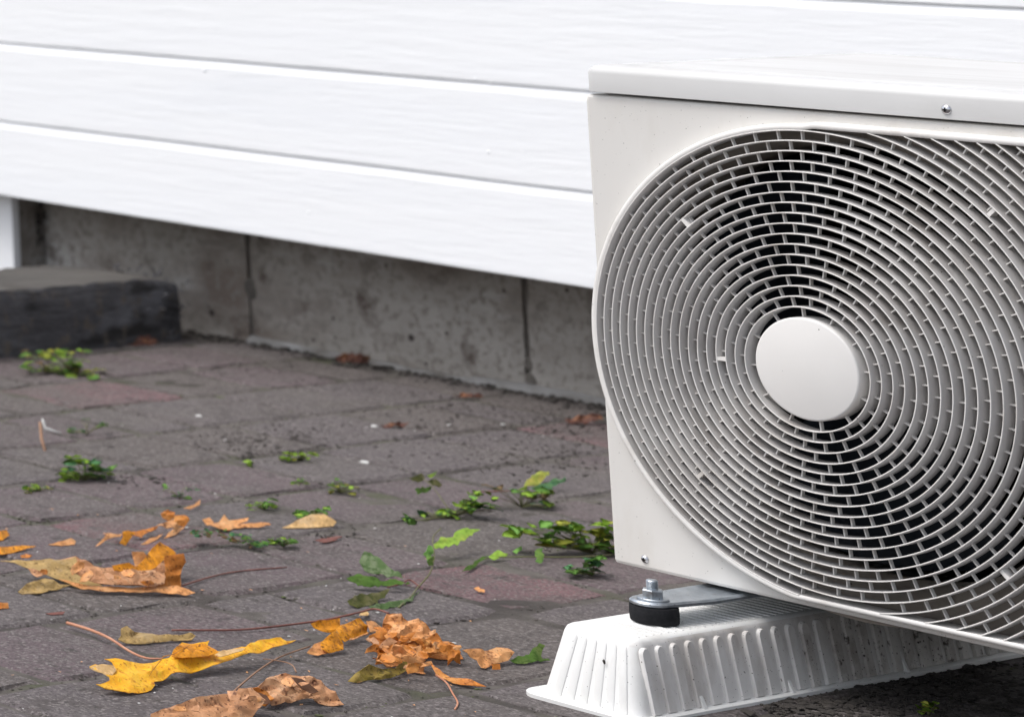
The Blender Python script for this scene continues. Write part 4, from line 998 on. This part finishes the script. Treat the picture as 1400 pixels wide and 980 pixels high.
def weed(name, label, spots, cols, size, vb, seed, stems=True, joined=False, group='green weeds in the paving joints', px=None):
    """spots: (u, v, spread_u, spread_v, count) clusters; vb: picture row of the ground under the plant; size: leaflet length in metres"""
    r = random.Random(seed)
    cu = sum(s[0] for s in spots) / len(spots)
    base = gp(px or cu, vb); t = thing(name, label, 'weed', base, group)
    bs = bmesh.new(); bj = bmesh.new()
    for (u, v, su, sv, n) in spots:
        for k in range(int(n * 1.2)):
            uu, vv = u + r.uniform(-1, 1) * su, v + r.uniform(-1, 1) * sv
            g0 = gp(uu, max(vb, vv + 2) + r.uniform(-5, 3))
            dd = ray(uu, vv); s = (g0 - CAM).dot(vw) / dd.dot(vw); P = CAM + dd * s
            if P.z < G + .003: P.z = G + .003
            gi = r.choice(cols); vi = r.randrange(3); sc = size * r.uniform(.65, 1.45)
            az = r.uniform(0, 6.28); el = r.uniform(.05, .55)
            e = Matrix.Translation(P) @ Matrix.Rotation(az, 4, 'Z') @ Matrix.Rotation(el, 4, 'X') @ Matrix.Rotation(r.uniform(-.6, .6), 4, 'Y') @ Matrix.Scale(sc, 4)
            e = e @ Matrix.Translation((0, -.5, 0))
            if joined:
                me = LM[gi, vi]; off = len(bj.verts)
                tmp = bmesh.new(); tmp.from_mesh(me); tmp.transform(Matrix.Translation(-base) @ e)
                for f in tmp.faces: f.material_index = gi
                tm = bpy.data.meshes.new('t'); tmp.to_mesh(tm); tmp.free(); bj.from_mesh(tm); bpy.data.meshes.remove(tm)
            else:
                o = bpy.data.objects.new('leaflet', LM[gi, vi]); link(o, t); o.matrix_local = Matrix.Translation(-base) @ e
            if stems and r.random() < .6:
                q2 = base + (P - base) * .35 + Vector((0, 0, .002)); q2.z = min(q2.z, P.z)
                tube(bs, [Vector((0, 0, .001)), q2 - base, e @ Vector((0, 0, 0)) - base], [.0008, .0007, .0004], 4)
    if joined: tag(obj('foliage', bj, m_gr, t, smooth=True), kind='stuff')
    if stems and len(bs.verts): obj('stems', bs, m_gstem, t, smooth=True)
    else: bs.free()
    return t
weed('weed_tuft', 'yellow green weed clump below the dark timber sleeper', [(62, 492, 30, 14, 26), (98, 487, 22, 10, 18), (92, 506, 22, 8, 16), (125, 509, 14, 6, 10)], (0, 2, 0, 4, 1), .020, 512, 1, joined=True)
weed('weed_tuft', 'rounded green weed cushion with brown base at the far left of the paving', [(112, 632, 24, 9, 26), (140, 643, 18, 8, 16), (98, 650, 14, 7, 14)], (0, 1, 0, 3), .018, 657, 2)
weed('weed_tuft', 'small flat light green tuft near the left edge above the golden leaves', [(53, 667, 18, 5, 14)], (0, 2, 1), .014, 672, 3)
weed('weed_tuft', 'thin green sprig beside the broken twig', [(102, 589, 12, 5, 9), (142, 580, 6, 3, 5), (115, 570, 6, 3, 3)], (1, 1, 3), .012, 594, 4)
weed('weed_tuft', 'low lime green tuft in a joint in the middle of the paving', [(398, 624, 20, 6, 22), (425, 622, 10, 4, 6)], (0, 0, 2), .013, 631, 5)
weed('weed_tuft', 'tiny lime green sprout left of the low lime tuft', [(337, 634, 8, 3, 7)], (0, 0), .011, 637, 6)
weed('weed_tuft', 'yellowish upright weed right of the small flat sprouts', [(470, 666, 18, 8, 18), (460, 658, 6, 4, 4)], (2, 0, 1), .013, 674, 7)
weed('weed_tuft', 'tiny flat green sprout left of the yellowish upright weed', [(410, 658, 12, 4, 9)], (0, 1), .011, 662, 8)
weed('weed_tuft', 'light green weed behind the pale orange jagged leaf', [(352, 691, 16, 5, 12), (372, 687, 6, 6, 5)], (0, 0, 1), .013, 697, 9)
weed('weed_tuft', 'green weed tuft behind the cream folded leaf', [(420, 702, 14, 5, 12), (440, 697, 7, 4, 6)], (0, 1), .013, 708, 10)
weed('weed_sprig', 'fine green sprig above the shrivelled brown leaf', [(246, 673, 12, 7, 5), (263, 668, 10, 3, 5), (228, 664, 5, 3, 3)], (3, 1, 1), .010, 682, 12)
weed('moss_strip', 'dark green mossy strip growing in the joint beside the jagged leaf', [(285, 728, 24, 5, 40), (325, 735, 20, 6, 34), (352, 745, 12, 4, 24)], (3, 1, 3, 4), .009, 748, 13, stems=False, joined=True)
weed('weed_tuft', 'bright green low weed at the right end of the moss strip', [(388, 739, 18, 5, 20)], (0, 1, 3), .011, 748, 14)
weed('weed_plant', 'leafy green weed with one tall stem in the middle of the paving', [(660, 687, 18, 7, 12), (640, 693, 16, 8, 12), (612, 700, 14, 5, 9), (648, 678, 10, 6, 6), (560, 711, 8, 5, 5), (583, 703, 7, 4, 4)], (0, 0, 1, 3), .018, 708, 15)
weed('weed_plant', 'reddish stemmed weed with broad pointed leaves near the air conditioner', [(735, 678, 22, 9, 13), (745, 690, 14, 4, 5), (673, 668, 8, 6, 4), (700, 668, 14, 3, 4)], (0, 3, 1, 4), .019, 694, 16)
weed('weed_plant', 'bushy green weed growing at the lower corner of the air conditioner', [(725, 722, 26, 7, 12), (770, 720, 22, 9, 16), (800, 735, 30, 12, 24), (828, 722, 10, 14, 14), (760, 740, 20, 8, 12), (830, 748, 10, 8, 8)], (0, 1, 0, 1, 2), .023, 757, 17, px=810)
weed('weed_plant', 'dark green lobed leaf cluster at the foot of the bushy weed', [(800, 776, 26, 8, 18), (818, 765, 12, 6, 8)], (1, 1, 3), .018, 788, 18)
weed('weed_tuft', 'small bright green seedling in the dark soil at the lower right', [(1263, 966, 6, 8, 9), (1276, 962, 6, 5, 6)], (0, 0, 2), .011, 978, 20)
# single traced leaves of the bigger weeds
def sprig(name, label, leaves, stems_, base, cat='weed', group='green weeds in the paving joints'):
    t = thing(name, label, cat, gp(*base), group)
    for i, (poly, b0, b1, tilt, lift, m) in enumerate(leaves):
        obj('leaf', shift(blade(poly, b0, b1, tilt, lift, .0022, seed=i + 60, step=4, thick=.0005, freq=70, jag=2.3), Vector(t.location)), m, t, smooth=True, auto=60)
    for (pts, hs_, r0, r1, m) in stems_: stalk(t, pts, (r0, r1), m, 'stem', hs_)
    return t
sprig('toothed_weed', 'weed with long toothed leaves and one curved upright stem left of the reddish paver',
      [(c3([(610,215),(630,170),(660,176),(690,187),(715,215),(742,240),(792,265),(800,287),(720,277),(650,260),(620,237)]), (495, 785), (555, 795), 42, .014, m_sage),
       (c3([(553,287),(600,268),(660,280),(700,296),(770,290),(832,312),(740,322),(620,317),(570,302)]), (476, 800), (560, 803), 34, .008, m_dkleaf),
       (c3([(553,387),(590,360),(680,350),(742,333),(720,372),(660,402),(600,420),(568,407)]), (478, 832), (525, 822), 30, .003, m_dull),
       (c3([(648,412),(740,387),(830,375),(872,340),(840,382),(780,412),(718,427)]), (505, 834), (560, 822), 28, .003, m_sage),
       (c3([(918,152),(960,110),(1020,105),(1060,70),(1135,77),(1100,102),(1050,122),(1040,142),(962,152)]), (590, 752), (640, 745), 34, .016, m_gr[0]),
       (c3([(888,182),(915,140),(932,165),(926,217),(905,212)]), (580, 770), (592, 768), 62, .030, m_gr[1]),
       (c3([(905,215),(930,185),(930,230),(915,235)]), (584, 775), (592, 775), 62, .026, m_dkleaf)],
      [([(545, 830), (562, 815), (572, 802), (588, 783), (594, 760), (592, 735), (603, 722)], [.002, .004, .006, .020, .036, .052, .060], .0013, .0007, m_gstem),
       ([(574, 802), (560, 792), (548, 798), (530, 802)], [.006, .012, .010, .010], .0012, .0008, m_stalk)], (574, 806))
sprig('trailing_weed', 'thin trailing green runner with small leaves across the top of the reddish paver',
      [([(632,781),(640,772),(650,766),(668,757),(664,764),(652,772),(642,780)], (634, 782), (664, 766), 30, .003, m_dkleaf),
       ([(668,760),(680,752),(694,757),(690,762),(672,764)], (668, 764), (692, 762), 34, .004, m_gr[0]),
       ([(700,754),(708,748),(714,745),(716,749),(706,757)], (700, 758), (714, 755), 40, .004, m_gr[1]),
       ([(731,768),(735,750),(742,748),(743,762),(737,770)], (730, 772), (744, 770), 50, .002, m_gr[1])],
      [([(640, 776), (660, 764), (690, 761), (740, 761), (790, 761), (836, 758)], [.003, .004, .005, .005, .006, .006], .0008, .0010, m_gstem)], (740, 764))
sprig('tall_stem_weed', 'dark drooping leaves on a thin upright stem above the leafy green weed',
      [(crop(300, 480, 3.77, [(985,650),(1020,640),(1040,625),(1062,660),(1030,672),(1000,668)]), (562, 668), (582, 664), 55, .03, m_dull),
       (crop(300, 480, 3.77, [(1070,670),(1110,655),(1150,690),(1130,702),(1095,695)]), (584, 672), (604, 668), 50, .03, m_dull),
       (crop(300, 480, 3.77, [(1005,710),(1050,695),(1098,700),(1070,725),(1020,740)]), (567, 680), (590, 674), 46, .025, m_dkleaf),
       (crop(300, 480, 3.77, [(1070,645),(1095,630),(1125,620),(1110,640),(1085,655)]), (584, 655), (598, 650), 50, .03, m_gr[0])],
      [([(618, 702), (606, 685), (594, 668), (578, 653)], [.004, .02, .034, .046], .0009, .0006, m_gstem)], (618, 704))
sprig('pointed_weed_leaf', 'two long pointed leaves, the upper yellow green, leaning over the reddish stemmed weed',
      [(crop(540, 600, 4.084, [(722,270),(740,222),(800,185),(860,178),(866,195),(830,232),(780,262)]), (717, 668), (745, 660), 50, .014, m_gr[2]),
       (crop(540, 600, 4.084, [(740,282),(800,258),(870,232),(950,212),(955,235),(900,262),(840,290)]), (722, 672), (770, 662), 40, .010, m_gr[3])],
      [([(650, 672), (690, 671), (722, 668)], [.006, .010, .012], .0010, .0008, m_stalk)], (724, 690))
sprig('dark_weed_leaf', 'small dark green leaf lying on the paving beside the white plastic foot',
      [(c3([(1265,640),(1300,625),(1350,615),(1390,570),(1420,580),(1402,620),(1440,640),(1360,655),(1290,658)]), (700, 906), (750, 903), 32, .002, m_dkleaf)], [], (725, 905))
